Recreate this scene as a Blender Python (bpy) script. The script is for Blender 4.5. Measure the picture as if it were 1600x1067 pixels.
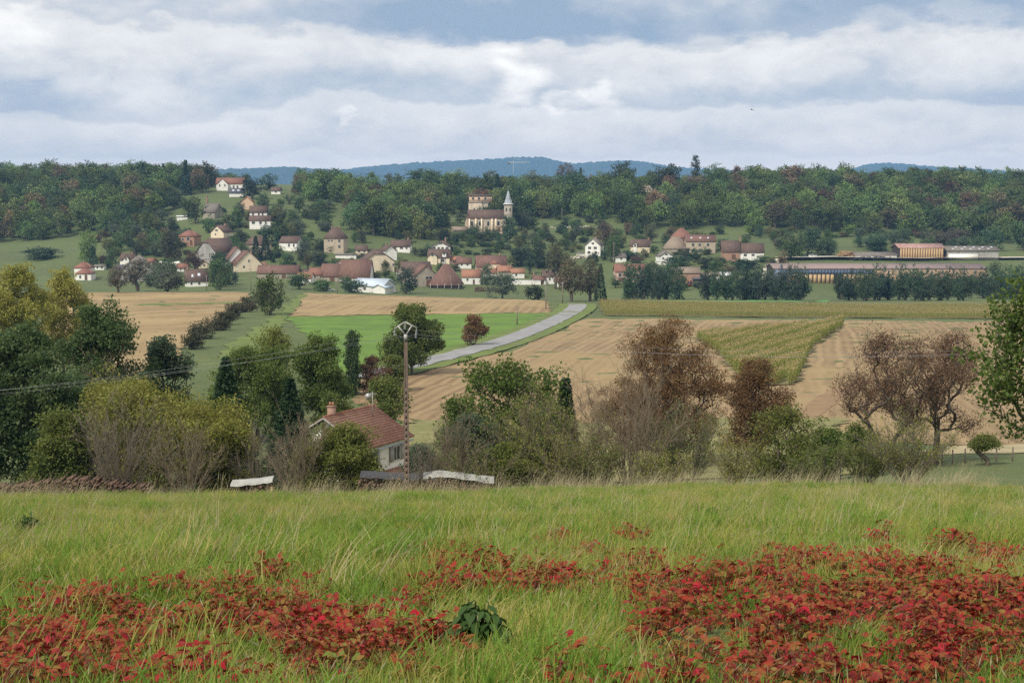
import bpy, math, random
import numpy as np
R = math.radians
for o in list(bpy.data.objects):
    bpy.data.objects.remove(o)
SC = bpy.context.scene
COL = SC.collection
random.seed(11)
rng = np.random.default_rng(11)

# ------------------------------------------------------------------ camera
F, CX, CY, HOR = 2198.0, 800.0, 533.5, 320.0      # focal length and centre in photograph pixels, horizon row
P = math.atan((CY - HOR) / F)
CP, SP = math.cos(P), math.sin(P)
cam = bpy.data.cameras.new('camera'); camo = bpy.data.objects.new('camera', cam); COL.objects.link(camo)
cam.sensor_width = 36; cam.lens = 36 * F / 1600; cam.clip_start = .1; cam.clip_end = 60000
camo.rotation_euler = (math.pi / 2 - P, 0, 0)
SC.camera = camo
SC.view_settings.view_transform = 'Standard'; SC.view_settings.look = 'None'
SC.view_settings.exposure = 0.44; SC.view_settings.gamma = 1
SC.view_settings.use_curve_mapping = False
SC.cycles.use_denoising = False
SC.cycles.max_bounces = 6; SC.cycles.diffuse_bounces = 3; SC.cycles.transparent_max_bounces = 4
SC.cycles.volume_bounces = 1

# ------------------------------------------------------------------ node helper
class NT:
    def __init__(s, tree):
        s.t = tree; s.n = tree.nodes; s.l = tree.links
    def node(s, typ, ins=None, **kw):
        n = s.n.new(typ)
        for k, v in kw.items(): setattr(n, k, v)
        for k, v in (ins or {}).items(): s.set(n.inputs[k], v)
        return n
    def set(s, sock, v):
        if isinstance(v, bpy.types.NodeSocket): s.l.new(v, sock)
        else:
            if isinstance(v, (tuple, list)) and len(v) == 3 and sock.type == 'RGBA': v = (*v, 1)
            sock.default_value = v
    def math(s, op, a, b=0.0, c=0.0, clamp=False):
        n = s.n.new('ShaderNodeMath'); n.operation = op; n.use_clamp = clamp
        s.set(n.inputs[0], a); s.set(n.inputs[1], b); s.set(n.inputs[2], c)
        return n.outputs[0]
    def mix(s, f, a, b, mode='MIX'):
        n = s.n.new('ShaderNodeMix'); n.data_type = 'RGBA'; n.blend_type = mode
        s.set(n.inputs[0], f); s.set(n.inputs[6], a); s.set(n.inputs[7], b)
        return n.outputs[2]
    def ramp(s, f, stops, interp='LINEAR'):
        n = s.n.new('ShaderNodeValToRGB'); r = n.color_ramp; r.interpolation = interp
        while len(r.elements) < len(stops): r.elements.new(.5)
        for e, (p, c) in zip(r.elements, stops):
            e.position = p; e.color = (*c, 1) if len(c) == 3 else c
        s.set(n.inputs[0], f)
        return n.outputs[0]
    def noise(s, vec, scale, detail=4, rough=.55, out=0, dist=0.0):
        n = s.n.new('ShaderNodeTexNoise'); s.set(n.inputs['Vector'], vec)
        n.inputs['Scale'].default_value = scale; n.inputs['Detail'].default_value = detail
        n.inputs['Roughness'].default_value = rough; n.inputs['Distortion'].default_value = dist
        return n.outputs[out]
    def mapr(s, v, a, b, c=0.0, d=1.0, typ='LINEAR'):
        n = s.n.new('ShaderNodeMapRange'); n.interpolation_type = typ
        for i, x in enumerate((v, a, b, c, d)): s.set(n.inputs[i], x)
        return n.outputs[0]
    def vscale(s, vec, xyz):
        n = s.n.new('ShaderNodeVectorMath'); n.operation = 'MULTIPLY'; s.set(n.inputs[0], vec); n.inputs[1].default_value = xyz
        return n.outputs[0]

# ------------------------------------------------------------------ sky: broken cloud deck over a Nishita sky
SUN_EL, SUN_AZ = R(46), R(220)          # compass-like angle from +Y towards +X
W = bpy.data.worlds.new('World'); SC.world = W; W.use_nodes = True
t = NT(W.node_tree); t.n.clear()
sky = t.node('ShaderNodeTexSky', sky_type='NISHITA', sun_disc=False)
sky.sun_elevation = SUN_EL; sky.sun_rotation = SUN_AZ
tc = t.node('ShaderNodeTexCoord').outputs['Generated']
sep = t.node('ShaderNodeSeparateXYZ', {0: tc})
dx, dy, dz = sep.outputs
az = t.math('ARCTAN2', dx, dy); el = t.math('ARCSINE', dz)
def bump(px, row, wx, wy, amp, pw=2.0):     # a soft cloud lump in azimuth and elevation
    a = t.math('DIVIDE', t.math('SUBTRACT', azw, (px - 800) / F), wx / F)
    b = t.math('DIVIDE', t.math('SUBTRACT', elw, (HOR - row) / F), wy / F)
    q = t.math('ADD', t.math('POWER', t.math('ABSOLUTE', a), pw), t.math('POWER', t.math('ABSOLUTE', b), pw))
    return t.math('MULTIPLY', t.math('EXPONENT', t.math('MULTIPLY', q, -1.0)), amp)
st = t.vscale(tc, (1.0, 1.0, 2.4))
warp = t.noise(st, 13, 8, .55)
warp2 = t.noise(st, 30, 7, .55)
azw = t.math('ADD', az, t.math('MULTIPLY', t.math('SUBTRACT', warp, .5), .13))
elw = t.math('ADD', el, t.math('MULTIPLY', t.math('SUBTRACT', warp2, .5), .045))
big = t.noise(t.vscale(tc, (1, 1, 3.0)), 3.1, 5, .5)
fine = t.noise(t.vscale(tc, (1, 1, 2.2)), 14, 8, .55, dist=.25)
bil = t.noise(t.vscale(tc, (1, 1, 1.6)), 34, 7, .58, dist=.3)
# decks of cloud, one above the other: dark flat bases, pale rounded tops, closer together towards the horizon
lay = t.math('DIVIDE', t.math('ADD', t.math('LOGARITHM', t.math('ADD', t.math('MAXIMUM', el, 0.0), .03), math.e), 1.90), .42)
lay = t.math('ADD', lay, t.math('ADD', t.math('MULTIPLY', t.math('SUBTRACT', big, .5), 1.5), t.math('ADD', t.math('MULTIPLY', t.math('SUBTRACT', fine, .5), .95), t.math('MULTIPLY', t.math('SUBTRACT', bil, .5), .42))))
p = t.math('FRACT', lay)
deck = t.math('MULTIPLY', t.mapr(p, .02, .80, 0.0, 1.0, 'SMOOTHSTEP'), t.mapr(p, .86, 1.0, 1.0, 0.0, 'SMOOTHSTEP'))
val = t.math('ADD', t.math('MULTIPLY', deck, .17), t.math('ADD', t.math('MULTIPLY', fine, .34), t.math('ADD', t.math('MULTIPLY', bil, .18), .19)))
feats = [(1250, 0, 680, 72, -.19, 8), (740, 30, 280, 44, -.11, 4), (60, 55, 60, 40, .16, 3), (812, 128, 46, 36, .30, 3), (948, 150, 18, 26, .20, 3), (905, 160, 20, 14, .18, 3),
         (1570, 165, 110, 50, -.10, 2), (40, 175, 120, 40, -.08, 2), (560, 188, 14, 9, .16, 3), (1540, 240, 50, 10, .14, 2), (1480, 215, 60, 16, .06, 2)]
for px, row, wx, wy, amp, pw in feats:
    val = t.math('ADD', val, bump(px, row, wx, wy, amp, pw))
val = t.math('ADD', val, t.mapr(el, 0.0, .075, .06, 0.0, 'SMOOTHSTEP'))
cloud = t.ramp(val, [(.22, (.265, .335, .425)), (.38, (.40, .44, .50)), (.52, (.60, .595, .59)), (.66, (.76, .735, .70)), (.92, (1.05, 1.0, .92))])
warm = t.mapr(el, 0.0, .08, 1.0, 0.0, 'SMOOTHSTEP')
cloud = t.mix(t.math('MULTIPLY', warm, .72), cloud, t.mix(t.mapr(fine, .35, .65), (1.0, .83, .66), (1.18, .96, .75)))
cover = t.mapr(val, .12, .40, .96, .99)
b1 = t.node('ShaderNodeBackground', {0: sky.outputs[0], 1: .10})
b2 = t.node('ShaderNodeBackground', {0: cloud, 1: 1.0})
ms = t.node('ShaderNodeMixShader', {0: cover, 1: b1.outputs[0], 2: b2.outputs[0]})
t.node('ShaderNodeOutputWorld', {0: ms.outputs[0]})
SL = bpy.data.lights.new('sun', 'SUN'); SL.energy = 2.8; SL.angle = R(10); SL.color = (1, .94, .84)
so = bpy.data.objects.new('sun', SL); COL.objects.link(so)
from mathutils import Vector, Matrix
sdir = Vector((math.sin(SUN_AZ) * math.cos(SUN_EL), math.cos(SUN_AZ) * math.cos(SUN_EL), math.sin(SUN_EL)))
so.rotation_euler = sdir.to_track_quat('Z', 'Y').to_euler()
so.location = sdir * 400

# ------------------------------------------------------------------ the lie of the land
def ray(px, py):
    u = (px - CX) / F; v = (CY - py) / F
    return np.array([u, CP + v * SP, -SP + v * CP])
def pix(px, py, Y):
    d = ray(px, py); return d * (Y / d[1])
def rowz(py, Y):
    d = ray(800, py); return Y * d[2] / d[1]
YK = [-60, 0, 3.5, 8, 25, 50, 72, 85, 105, 150, 220, 300, 370, 410, 440, 475, 560, 605, 650, 700, 760, 850, 930, 1000, 1060, 1200, 1500, 2500]
TB = [  # ground row in the photograph for columns 0, 400, 800, 1200, 1600 from 8 m outwards
 [1067]*5, [842,842,838,834,834], [794,794,789,783,784], [780,779,773,763,768], [788,786,779,763,748], [782,780,773,738,718],
 [690,690,688,656,655], [582,580,580,578,580], [522,520,521,523,525], [494,490,491,496,499], [477,474,477,485,488], [466,465,472,477,480],
 [458,457,469,472,472], [456,459,467,468.5,468.5], [448,452,463,464,464], [437,441,449,446,447], [423,424,432,419,418], [402,382,402,388,396],
 [379,337,361,364,378], [336,308,329,326,335], [300,295,303,298,303], [286,290,295,297,298], [290,289,294,300,300], [296,293,295,300,300], [303]*5]
ZT = np.zeros((len(YK), 5))
ZT[0] = -1.0; ZT[1] = -1.65; ZT[2] = -1.95
for i, rows in enumerate(TB):
    for j, r in enumerate(rows): ZT[i + 3, j] = rowz(r, YK[i + 3])
YKA = np.array(YK, float)
H_ = np.diff(YKA); D_ = np.diff(ZT, axis=0) / H_[:, None]
M_ = np.zeros_like(ZT); M_[0] = D_[0]; M_[-1] = D_[-1]
for i in range(1, len(YK) - 1):
    w1 = 2 * H_[i] + H_[i-1]; w2 = H_[i] + 2 * H_[i-1]
    for j in range(5):
        a, b = D_[i-1, j], D_[i, j]
        M_[i, j] = 0 if a * b <= 0 else (w1 + w2) / (w1 / a + w2 / b)
def height(X, Y):
    X = np.atleast_1d(np.asarray(X, float)); Y = np.atleast_1d(np.asarray(Y, float))
    Yc = np.clip(Y, YKA[0], YKA[-1])
    k = np.clip(np.searchsorted(YKA, Yc, side='right') - 1, 0, len(YK) - 2)
    h = H_[k]; s = (Yc - YKA[k]) / h
    h00 = 2*s**3 - 3*s**2 + 1; h10 = s**3 - 2*s**2 + s; h01 = -2*s**3 + 3*s**2; h11 = s**3 - s**2
    Z = h00[:, None]*ZT[k] + (h10*h)[:, None]*M_[k] + h01[:, None]*ZT[k+1] + (h11*h)[:, None]*M_[k+1]
    tt = np.clip((800 + F * X / np.maximum(Y, 8)) / 400, -.5, 4.5)
    i = np.clip(np.floor(tt).astype(int), 0, 3); f = tt - i
    f = np.clip(f, -.5, 1.5)
    r = np.arange(len(X))
    p0 = Z[r, np.clip(i-1, 0, 4)]; p1 = Z[r, i]; p2 = Z[r, i+1]; p3 = Z[r, np.clip(i+2, 0, 4)]
    z = .5 * (2*p1 + (p2-p0)*f + (2*p0 - 5*p1 + 4*p2 - p3)*f**2 + (3*p1 - p0 - 3*p2 + p3)*f**3)
    n = .05*np.sin(X*.9 + 1.3*np.sin(Y*.31)) + .06*np.sin(Y*.53 + X*.21) + .04*np.sin(X*.37 - Y*.71 + 2)
    return z + n * np.clip((Y - 2) / 6, 0, 1) + .35*np.sin(X*.031 + 1)*np.sin(Y*.017) * np.clip((Y - 200) / 200, 0, 1)
def hz(x, y): return float(height(x, y)[0])
YM = np.geomspace(4, 2400, 900)
def G(px, py, Ymin=0):              # the point of the ground seen at a pixel
    d = ray(px, py); X = d[0] / d[1] * YM; zr = d[2] / d[1] * YM
    df = zr - height(X, YM)
    for i in range(len(YM) - 1):
        if YM[i+1] > Ymin and df[i+1] <= 0:
            a, b = df[i], df[i+1]; s = a / (a - b) if a > 0 else 0
            Y = YM[i] + s * (YM[i+1] - YM[i])
            return np.array([d[0]/d[1]*Y, Y, hz(d[0]/d[1]*Y, Y)])
    Y = 1060.0
    return np.array([d[0]/d[1]*Y, Y, hz(d[0]/d[1]*Y, Y)])
def at(px, Y):                      # the ground below a column of the photograph at distance Y
    X = (px - CX) / F * Y / CP
    return np.array([X, Y, hz(X, Y)])

# ------------------------------------------------------------------ mesh helpers
def mesh_np(name, V, faces_n, loops, mats, midx=None, smooth=False):
    me = bpy.data.meshes.new(name)
    V = np.asarray(V, np.float32); loops = np.asarray(loops, np.int32).ravel(); faces_n = np.asarray(faces_n, np.int32)
    me.vertices.add(len(V)); me.vertices.foreach_set('co', V.ravel())
    me.loops.add(len(loops)); me.loops.foreach_set('vertex_index', loops)
    me.polygons.add(len(faces_n))
    me.polygons.foreach_set('loop_start', np.concatenate([[0], np.cumsum(faces_n)[:-1]]).astype(np.int32))
    me.polygons.foreach_set('loop_total', faces_n)
    if midx is not None: me.polygons.foreach_set('material_index', np.asarray(midx, np.int32))
    if smooth: me.polygons.foreach_set('use_smooth', np.ones(len(faces_n), bool))
    me.update(calc_edges=True)
    for m in mats: me.materials.append(m)
    return me
def quads(name, V, Q, mats, midx=None, smooth=False):
    Q = np.asarray(Q); return mesh_np(name, V, np.full(len(Q), Q.shape[1]), Q, mats, midx, smooth)
class MB:
    def __init__(s): s.v = []; s.f = []; s.m = []
    def poly(s, pts, m=0):
        b = len(s.v); s.v += [tuple(p) for p in pts]; s.f.append(list(range(b, b + len(pts)))); s.m.append(m)
    def box(s, x0, x1, y0, y1, z0, z1, m=0):
        b = len(s.v)
        s.v += [(x0,y0,z0),(x1,y0,z0),(x1,y1,z0),(x0,y1,z0),(x0,y0,z1),(x1,y0,z1),(x1,y1,z1),(x0,y1,z1)]
        for f in ((0,3,2,1),(4,5,6,7),(0,1,5,4),(1,2,6,5),(2,3,7,6),(3,0,4,7)): s.f.append([b+i for i in f]); s.m.append(m)
    def tube(s, p, q, r0, r1=None, n=6, m=0, caps=True):
        p = Vector(p); q = Vector(q); r1 = r0 if r1 is None else r1
        d = (q - p).normalized(); a = d.orthogonal().normalized(); c = d.cross(a)
        b = len(s.v)
        for (o, r) in ((p, r0), (q, r1)):
            for k in range(n):
                an = 2*math.pi*k/n; s.v.append(tuple(o + a*(r*math.cos(an)) + c*(r*math.sin(an))))
        for k in range(n): s.f.append([b+k, b+(k+1)%n, b+n+(k+1)%n, b+n+k]); s.m.append(m)
        if caps:
            s.f.append([b+k for k in range(n)][::-1]); s.m.append(m); s.f.append([b+n+k for k in range(n)]); s.m.append(m)
    def mesh(s, name, mats):
        return mesh_np(name, s.v, [len(f) for f in s.f], [i for f in s.f for i in f], mats, s.m)
def obj(name, me, parent=None, loc=None, rz=None, scale=None, color=None):
    o = bpy.data.objects.new(name, me); COL.objects.link(o)
    if parent is not None: o.parent = parent
    if loc is not None: o.location = tuple(float(c) for c in loc)
    if rz is not None: o.rotation_euler = (0, 0, rz)
    if scale is not None: o.scale = scale
    if color is not None: o.color = (*color, 1)
    return o
def tag(o, label=None, cat=None, group=None, kind=None):
    if label: o['label'] = label
    if cat: o['category'] = cat
    if group: o['group'] = group
    if kind: o['kind'] = kind
    return o
def thing(name, label, cat, loc=(0,0,0), rz=0, group=None):
    return tag(obj(name, None, None, loc, rz), label, cat, group)

# ------------------------------------------------------------------ materials
def newmat(name):
    m = bpy.data.materials.new(name); m.use_nodes = True; t = NT(m.node_tree); t.n.clear()
    return m, t
def finish(t, col, rough=.85, bumpv=None, bstr=.3, bdist=.05, spec=.3, transl=0.0, metal=0.0):
    b = t.node('ShaderNodeBsdfPrincipled', {'Base Color': col, 'Roughness': rough, 'Specular IOR Level': spec, 'Metallic': metal})
    if bumpv is not None:
        bn = t.node('ShaderNodeBump', {'Height': bumpv, 'Strength': bstr, 'Distance': bdist}); t.l.new(bn.outputs[0], b.inputs['Normal'])
    s = b.outputs[0]
    if transl:
        tr = t.node('ShaderNodeBsdfTranslucent', {0: col}); s = t.node('ShaderNodeMixShader', {0: transl, 1: s, 2: tr.outputs[0]}).outputs[0]
    t.node('ShaderNodeOutputMaterial', {0: s})
def plain(name, c1, c2=None, scale=2.0, rough=.85, bstr=.0, world=False, spec=.3, detail=5, metal=0.0, stain=None):
    m, t = newmat(name)
    v = t.node('ShaderNodeNewGeometry').outputs['Position'] if world else t.node('ShaderNodeTexCoord').outputs['Object']
    n = t.noise(v, scale, detail, .6)
    c2 = c2 or tuple(x*.75 for x in c1)
    col = t.mix(t.mapr(n, .3, .7), c1, c2)
    if stain:
        n2 = t.noise(t.vscale(v, (1, 1, .25)), scale*.6, 5, .65)
        col = t.mix(t.mapr(n2, .5, .75), col, stain)
    finish(t, col, rough, n if bstr else None, bstr, .05, spec, 0, metal)
    return m
def leafmat(name, ramp, wi=.45, wn=.35, wo=.2, nscale=.45, transl=.38, rough=.6, spec=.25):
    m, t = newmat(name)
    g = t.node('ShaderNodeNewGeometry'); oi = t.node('ShaderNodeObjectInfo')
    n = t.mapr(t.noise(t.node('ShaderNodeTexCoord').outputs['Object'], nscale, 3, .6), .3, .7)
    f = t.math('ADD', t.math('MULTIPLY', g.outputs['Random Per Island'], wi), t.math('ADD', t.math('MULTIPLY', n, wn), t.math('MULTIPLY', oi.outputs['Random'], wo)))
    k = len(ramp)
    col = t.ramp(f, [(i / max(k - 1, 1), c) for i, c in enumerate(ramp)])
    finish(t, col, rough, spec=spec, transl=transl)
    return m
def objleaf(name, nscale=.35, transl=.2):          # foliage tinted by each object's own colour
    m, t = newmat(name)
    g = t.node('ShaderNodeNewGeometry'); oi = t.node('ShaderNodeObjectInfo')
    n = t.mapr(t.noise(t.node('ShaderNodeTexCoord').outputs['Object'], nscale, 3, .6), .3, .7)
    f = t.math('ADD', t.math('MULTIPLY', g.outputs['Random Per Island'], .55), t.math('MULTIPLY', n, .45))
    hsv = t.node('ShaderNodeHueSaturation', {'Hue': t.mapr(oi.outputs['Random'], 0, 1, .48, .515), 'Saturation': t.mapr(n, 0, 1, .9, 1.15), 'Value': t.math('MULTIPLY', t.mapr(f, 0, 1, .55, 1.6), t.mapr(oi.outputs['Random'], 0, 1, .8, 1.35)), 'Color': oi.outputs['Color']})
    finish(t, hsv.outputs[0], .65, spec=.2, transl=transl)
    return m
BARK = plain('bark', (.13, .105, .08), (.07, .055, .045), 3)
BARKG = plain('grey_bark', (.21, .175, .13), (.13, .11, .085), 3)
TWIG = plain('dry_twig', (.25, .20, .135), (.16, .125, .085), 1.5)
FARLEAF = objleaf('far_foliage')
# ------------------------------------------------------------------ ground, fields, road, far hills
def grass_ground():
    m, t = newmat('grass_ground')
    g = t.node('ShaderNodeNewGeometry').outputs['Position']
    a = t.noise(g, .02, 5, .6); b = t.noise(g, .45, 5, .65); c = t.noise(g, 5, 4, .6)
    col = t.mix(t.mapr(a, .35, .65), (.105, .14, .045), (.075, .10, .035))
    col = t.mix(t.math('MULTIPLY', t.mapr(b, .45, .75), .6), col, (.17, .165, .06))
    col = t.mix(t.math('MULTIPLY', t.mapr(c, .4, .8), .4), col, (.06, .08, .025))
    finish(t, col, .95, c, .5, .08)
    return m
def field_mat(name, c1, c2, ang, freq, streak=.5, patch=None, pscale=.03, row=2.6):
    m, t = newmat(name)
    g = t.node('ShaderNodeNewGeometry').outputs['Position']
    mp = t.node('ShaderNodeMapping', {0: g}); mp.inputs['Rotation'].default_value = (0, 0, ang)
    v = mp.outputs[0]
    wob = t.noise(g, .05, 3, .5, out=1)
    vv = t.node('ShaderNodeVectorMath', {0: v, 1: t.vscale(wob, (2.5, 0, 0))}, operation='ADD').outputs[0]
    s1 = t.noise(t.vscale(vv, (freq, freq * .03, 0)), 1, 3, .6)
    s2 = t.noise(t.vscale(vv, (freq * .22, freq * .008, 0)), 1, 2, .5)
    n = t.noise(g, 1.6, 6, .75); big = t.noise(g, pscale, 4, .6)
    sx = t.node('ShaderNodeSeparateXYZ', {0: vv}).outputs[0]
    rowsw = t.math('SINE', t.math('ADD', t.math('MULTIPLY', sx, 2*math.pi/row), t.math('MULTIPLY', s2, 5.0)))
    tram = t.mapr(t.math('SINE', t.math('MULTIPLY', sx, 2*math.pi/21.0)), .965, 1.0)
    n3 = t.noise(g, .35, 5, .7)
    f = t.math('ADD', t.math('MULTIPLY', s1, streak), t.math('ADD', t.math('MULTIPLY', s2, .35), t.math('ADD', t.math('MULTIPLY', n, .45), t.math('ADD', t.math('MULTIPLY', rowsw, .11), t.math('MULTIPLY', t.math('SUBTRACT', n3, .5), .35)))))
    lo, hi = .34 * (streak + .8), .64 * (streak + .8)
    col = t.mix(t.mapr(f, lo, hi), c2, c1)
    col = t.mix(t.math('MULTIPLY', tram, .45), col, c2)
    weeds = t.mapr(t.noise(g, .16, 7, .75), .60, .72)
    col = t.mix(t.math('MULTIPLY', weeds, .16), col, (.15, .17, .06))
    col = t.mix(t.mapr(big, .42, .68), col, patch or tuple(.8*x for x in c1))
    finish(t, col, .95, n, .6, .15)
    return m
M_GRASS = grass_ground()
def sheet_rows(name, rows, mat, smooth=True):
    n = len(rows[0]); V = np.concatenate(rows); Q = []
    for i in range(len(rows) - 1):
        for j in range(n - 1): Q.append((i*n+j, i*n+j+1, (i+1)*n+j+1, (i+1)*n+j))
    return quads(name, V, Q, [mat], smooth=smooth)
ys = np.concatenate([np.linspace(-55, 3, 24), np.geomspace(3.6, 1500, 330), np.geomspace(1540, 10400, 26)])
aa = np.linspace(-1.3, 1.3, 330)
rows = []
for y in ys:
    X = aa * (max(y, 0) + 22) if y < 1500 else aa * (y + 22)
    rows.append(np.stack([X, np.full_like(X, y), height(X, np.full_like(X, y)) - (0.0 if y < 2500 else 0.0)], 1))
tag(obj('ground', sheet_rows('ground', rows, M_GRASS)), kind='structure')

def loft(name, left, right, mat, dz, nu=40, nv=60, pixels=True, edge=.9):
    L = np.array([G(*p)[:2] for p in left]) if pixels else np.array(left)
    Rr = np.array([G(*p)[:2] for p in right]) if pixels else np.array(right)
    def resample(A, n):
        s = np.linspace(0, len(A) - 1, n); i = np.minimum(s.astype(int), len(A) - 2); f = (s - i)[:, None]
        return A[i]*(1-f) + A[i+1]*f
    L = resample(L, nv); Rr = resample(Rr, nv); rows = []
    for i in range(nv):
        f = np.linspace(0, 1, nu)[:, None]; xy = L[i]*(1-f) + Rr[i]*f
        jit = .0 if nu < 6 else edge
        xy = xy + jit*np.stack([np.sin(xy[:, 1]*.9+i*1.7)+.6*np.sin(i*.53), np.cos(xy[:, 0]*.27+i*.7)], 1) * ((f == 0) | (f == 1))
        rows.append(np.column_stack([xy, height(xy[:, 0], xy[:, 1]) + dz]))
    o = tag(obj(name, sheet_rows(name, rows, mat)), kind='structure')
    return o, L, Rr
STUB1 = field_mat('stubble_a', (.355, .25, .13), (.165, .11, .052), R(4), .3, 1.2, (.34, .25, .12))
STUB2 = field_mat('stubble_b', (.335, .235, .125), (.16, .105, .053), R(12), .55, 1.0, (.31, .225, .11), row=1.7)
STUB3 = field_mat('stubble_c', (.36, .255, .13), (.175, .12, .054), R(62), .5, .9, (.36, .265, .13))
PAST = plain('pasture', (.135, .225, .03), (.075, .145, .022), .14, .95, .4, True, detail=8)
VERGE = plain('verge_grass', (.15, .20, .045), (.10, .125, .035), .25, .95, .4, True, detail=8)
BRIGHT = plain('sown_field', (.10, .26, .06), (.08, .20, .05), .1, .95, .2, True)
SOIL = plain('dark_soil', (.20, .13, .07), (.28, .185, .095), .4, .95, .5, True)
DRY = plain('dry_track', (.40, .33, .20), (.26, .23, .12), .35, .95, .4, True, detail=8)
ROUGH = plain('rough_grass', (.27, .235, .10), (.13, .145, .05), .35, .95, .6, True, detail=9)
MAIZEG = plain('maize_soil', (.20, .17, .08), (.13, .12, .05), .3, .95, .3, True)
loft('stubble_field', [(175, 600), (60, 520), (90, 480), (110, 458)], [(270, 560), (300, 530), (350, 495), (398, 457.5)], STUB3, .10)
loft('farm_track', [(200, 478), (220, 475.5)], [(372, 475), (372, 472.6)], VERGE, .16, 30, 4)
loft('pasture', [(470, 600), (520, 560), (480, 525), (448, 496)], [(590, 582), (660, 566), (790, 523), (868, 489.5)], PAST, .08)
loft('stubble_field', [(452, 495), (468, 478), (486, 457.8)], [(862, 489.5), (858, 480), (852, 470)], STUB1, .12)
loft('farm_track', [(330, 560), (420, 500), (468, 462)], [(400, 560), (448, 500), (484, 459)], VERGE, .07, 10)
loft('stubble_field', [(650, 668), (556, 625), (560, 596), (680, 575), (800, 548), (918, 498)], [(1680, 700), (1680, 655), (1660, 600), (1650, 560), (1640, 530), (1640, 503)], STUB2, .05, 110, 110)
loft('ploughed_strip', [(1235, 655), (1275, 622), (1335, 592)], [(1262, 664), (1312, 628), (1365, 594)], SOIL, .09, 8, 40, edge=.12)
loft('sown_field', [(985, 472.3), (1000, 469)], [(1300, 471.5), (1290, 469)], BRIGHT, .10, 30, 4)
loft('dry_track', [(1440, 712), (1450, 706), (1490, 698)], [(1690, 706), (1690, 699), (1690, 690)], DRY, .07, 40, 24, edge=.6)
loft('rough_grass', [(560, 745), (600, 715), (620, 690), (640, 655)], [(1330, 745), (1330, 715), (1320, 690), (1310, 655)], ROUGH, .13, 60, 40, edge=1.2)
MZ = loft('maize_field', [(945, 494), (940, 484), (935, 474)], [(1640, 499), (1660, 488), (1680, 478)], MAIZEG, .14)
MZ2 = loft('maize_field', [(1172, 606), (1125, 556), (1086, 529)], [(1243, 602), (1268, 545), (1322, 507)], MAIZEG, .18)
# the road, with pale verges
ASPH = plain('asphalt', (.31, .305, .30), (.22, .22, .22), .35, .9, .1, True, detail=9, stain=(.19, .19, .185))
def polyway(name, pts, w, mat, dz, n=90, pixels=True):
    A = np.array([G(*p)[:2] for p in pts]) if pixels else np.array(pts, float)
    for _ in range(3):
        B = [A[0]]
        for i in range(len(A) - 1): B += [A[i]*.75 + A[i+1]*.25, A[i]*.25 + A[i+1]*.75]
        A = np.array(B + [A[-1]])
    T = np.gradient(A, axis=0); T /= np.linalg.norm(T, axis=1)[:, None]; N = np.stack([-T[:, 1], T[:, 0]], 1)
    rows = []
    for i in range(len(A)):
        r = []
        for s in (-.5, -.25, 0, .25, .5):
            q = A[i] + N[i]*s*w; r.append((q[0], q[1], 0))
        r = np.array(r); r[:, 2] = height(r[:, 0], r[:, 1]).max() + dz; rows.append(r)
    return tag(obj(name, sheet_rows(name, rows, mat)), kind='structure'), A
rp = [(560, 592), (640, 574), (690, 561), (750, 546), (800, 530), (845, 512), (878, 497), (897, 486), (904, 479.5), (900, 476)]
polyway('road_verge', rp, 11, VERGE, .14)
polyway('road', rp, 5.2, ASPH, .24)
GRAV = plain('pale_gravel', (.62, .57, .47), (.5, .45, .36), .4, .95, .2, True)
polyway('gravel_road', [(1178, 458), (1200, 436), (1198, 424), (1206, 411), (1222, 405)], 5, GRAV, .3)
polyway('gravel_yard', [(1215, 405.5), (1300, 404), (1400, 406), (1500, 404.5), (1640, 404)], 12, GRAV, .3)
def hillmat():
    m, t = newmat('wooded_hills')
    g = t.node('ShaderNodeNewGeometry').outputs['Position']
    n = t.noise(g, .02, 5, .7); col = t.mix(t.mapr(n, .3, .7), (.02, .035, .02), (.06, .08, .035))
    finish(t, col, .95, n, 1, 10); return m
def ridge(name, pts, Y, depth, mat, seed):
    px = np.linspace(pts[0][0], pts[-1][0], 420); row = np.interp(px, [p[0] for p in pts], [p[1] for p in pts])
    k = np.ones(9)/9; row = np.convolve(np.pad(row, 4, 'edge'), k, 'valid')
    rg = np.random.default_rng(seed); rows = []
    for s, hgt in ((-1, 0), (-.75, .22), (-.5, .5), (-.3, .75), (-.15, .92), (-.05, .99), (0, 1), (.1, .96), (.4, .7), (1, 0)):
        yy = Y + s*depth
        z = np.array([rowz(r, Y) for r in row]); zb = -10
        zz = zb + (z - zb)*hgt + rg.normal(0, 3.2, len(px))*(hgt > .1)
        X = (px - 800)/F*Y/CP
        rows.append(np.stack([X, np.full_like(X, yy) + rg.normal(0, 20, len(px)), zz], 1))
    return tag(obj(name, sheet_rows(name, rows, mat, True)), kind='structure')
HM = hillmat()
ridge('hills', [(-500, 300), (200, 282), (330, 267), (375, 264), (420, 262), (440, 261), (500, 264), (560, 268), (640, 275), (800, 282), (1400, 285), (1800, 300)], 7600, 1100, HM, 1)
ridge('hills', [(380, 285), (520, 270), (560, 262), (620, 257), (700, 252), (760, 249), (810, 246), (840, 245), (860, 248), (885, 257), (940, 252.5), (985, 251), (1010, 254), (1040, 260), (1100, 264), (1160, 267), (1240, 272), (1320, 266), (1345, 256), (1385, 254.5), (1440, 260), (1500, 263), (1560, 268), (1700, 280), (2000, 300)], 9000, 1300, HM, 2)
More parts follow.
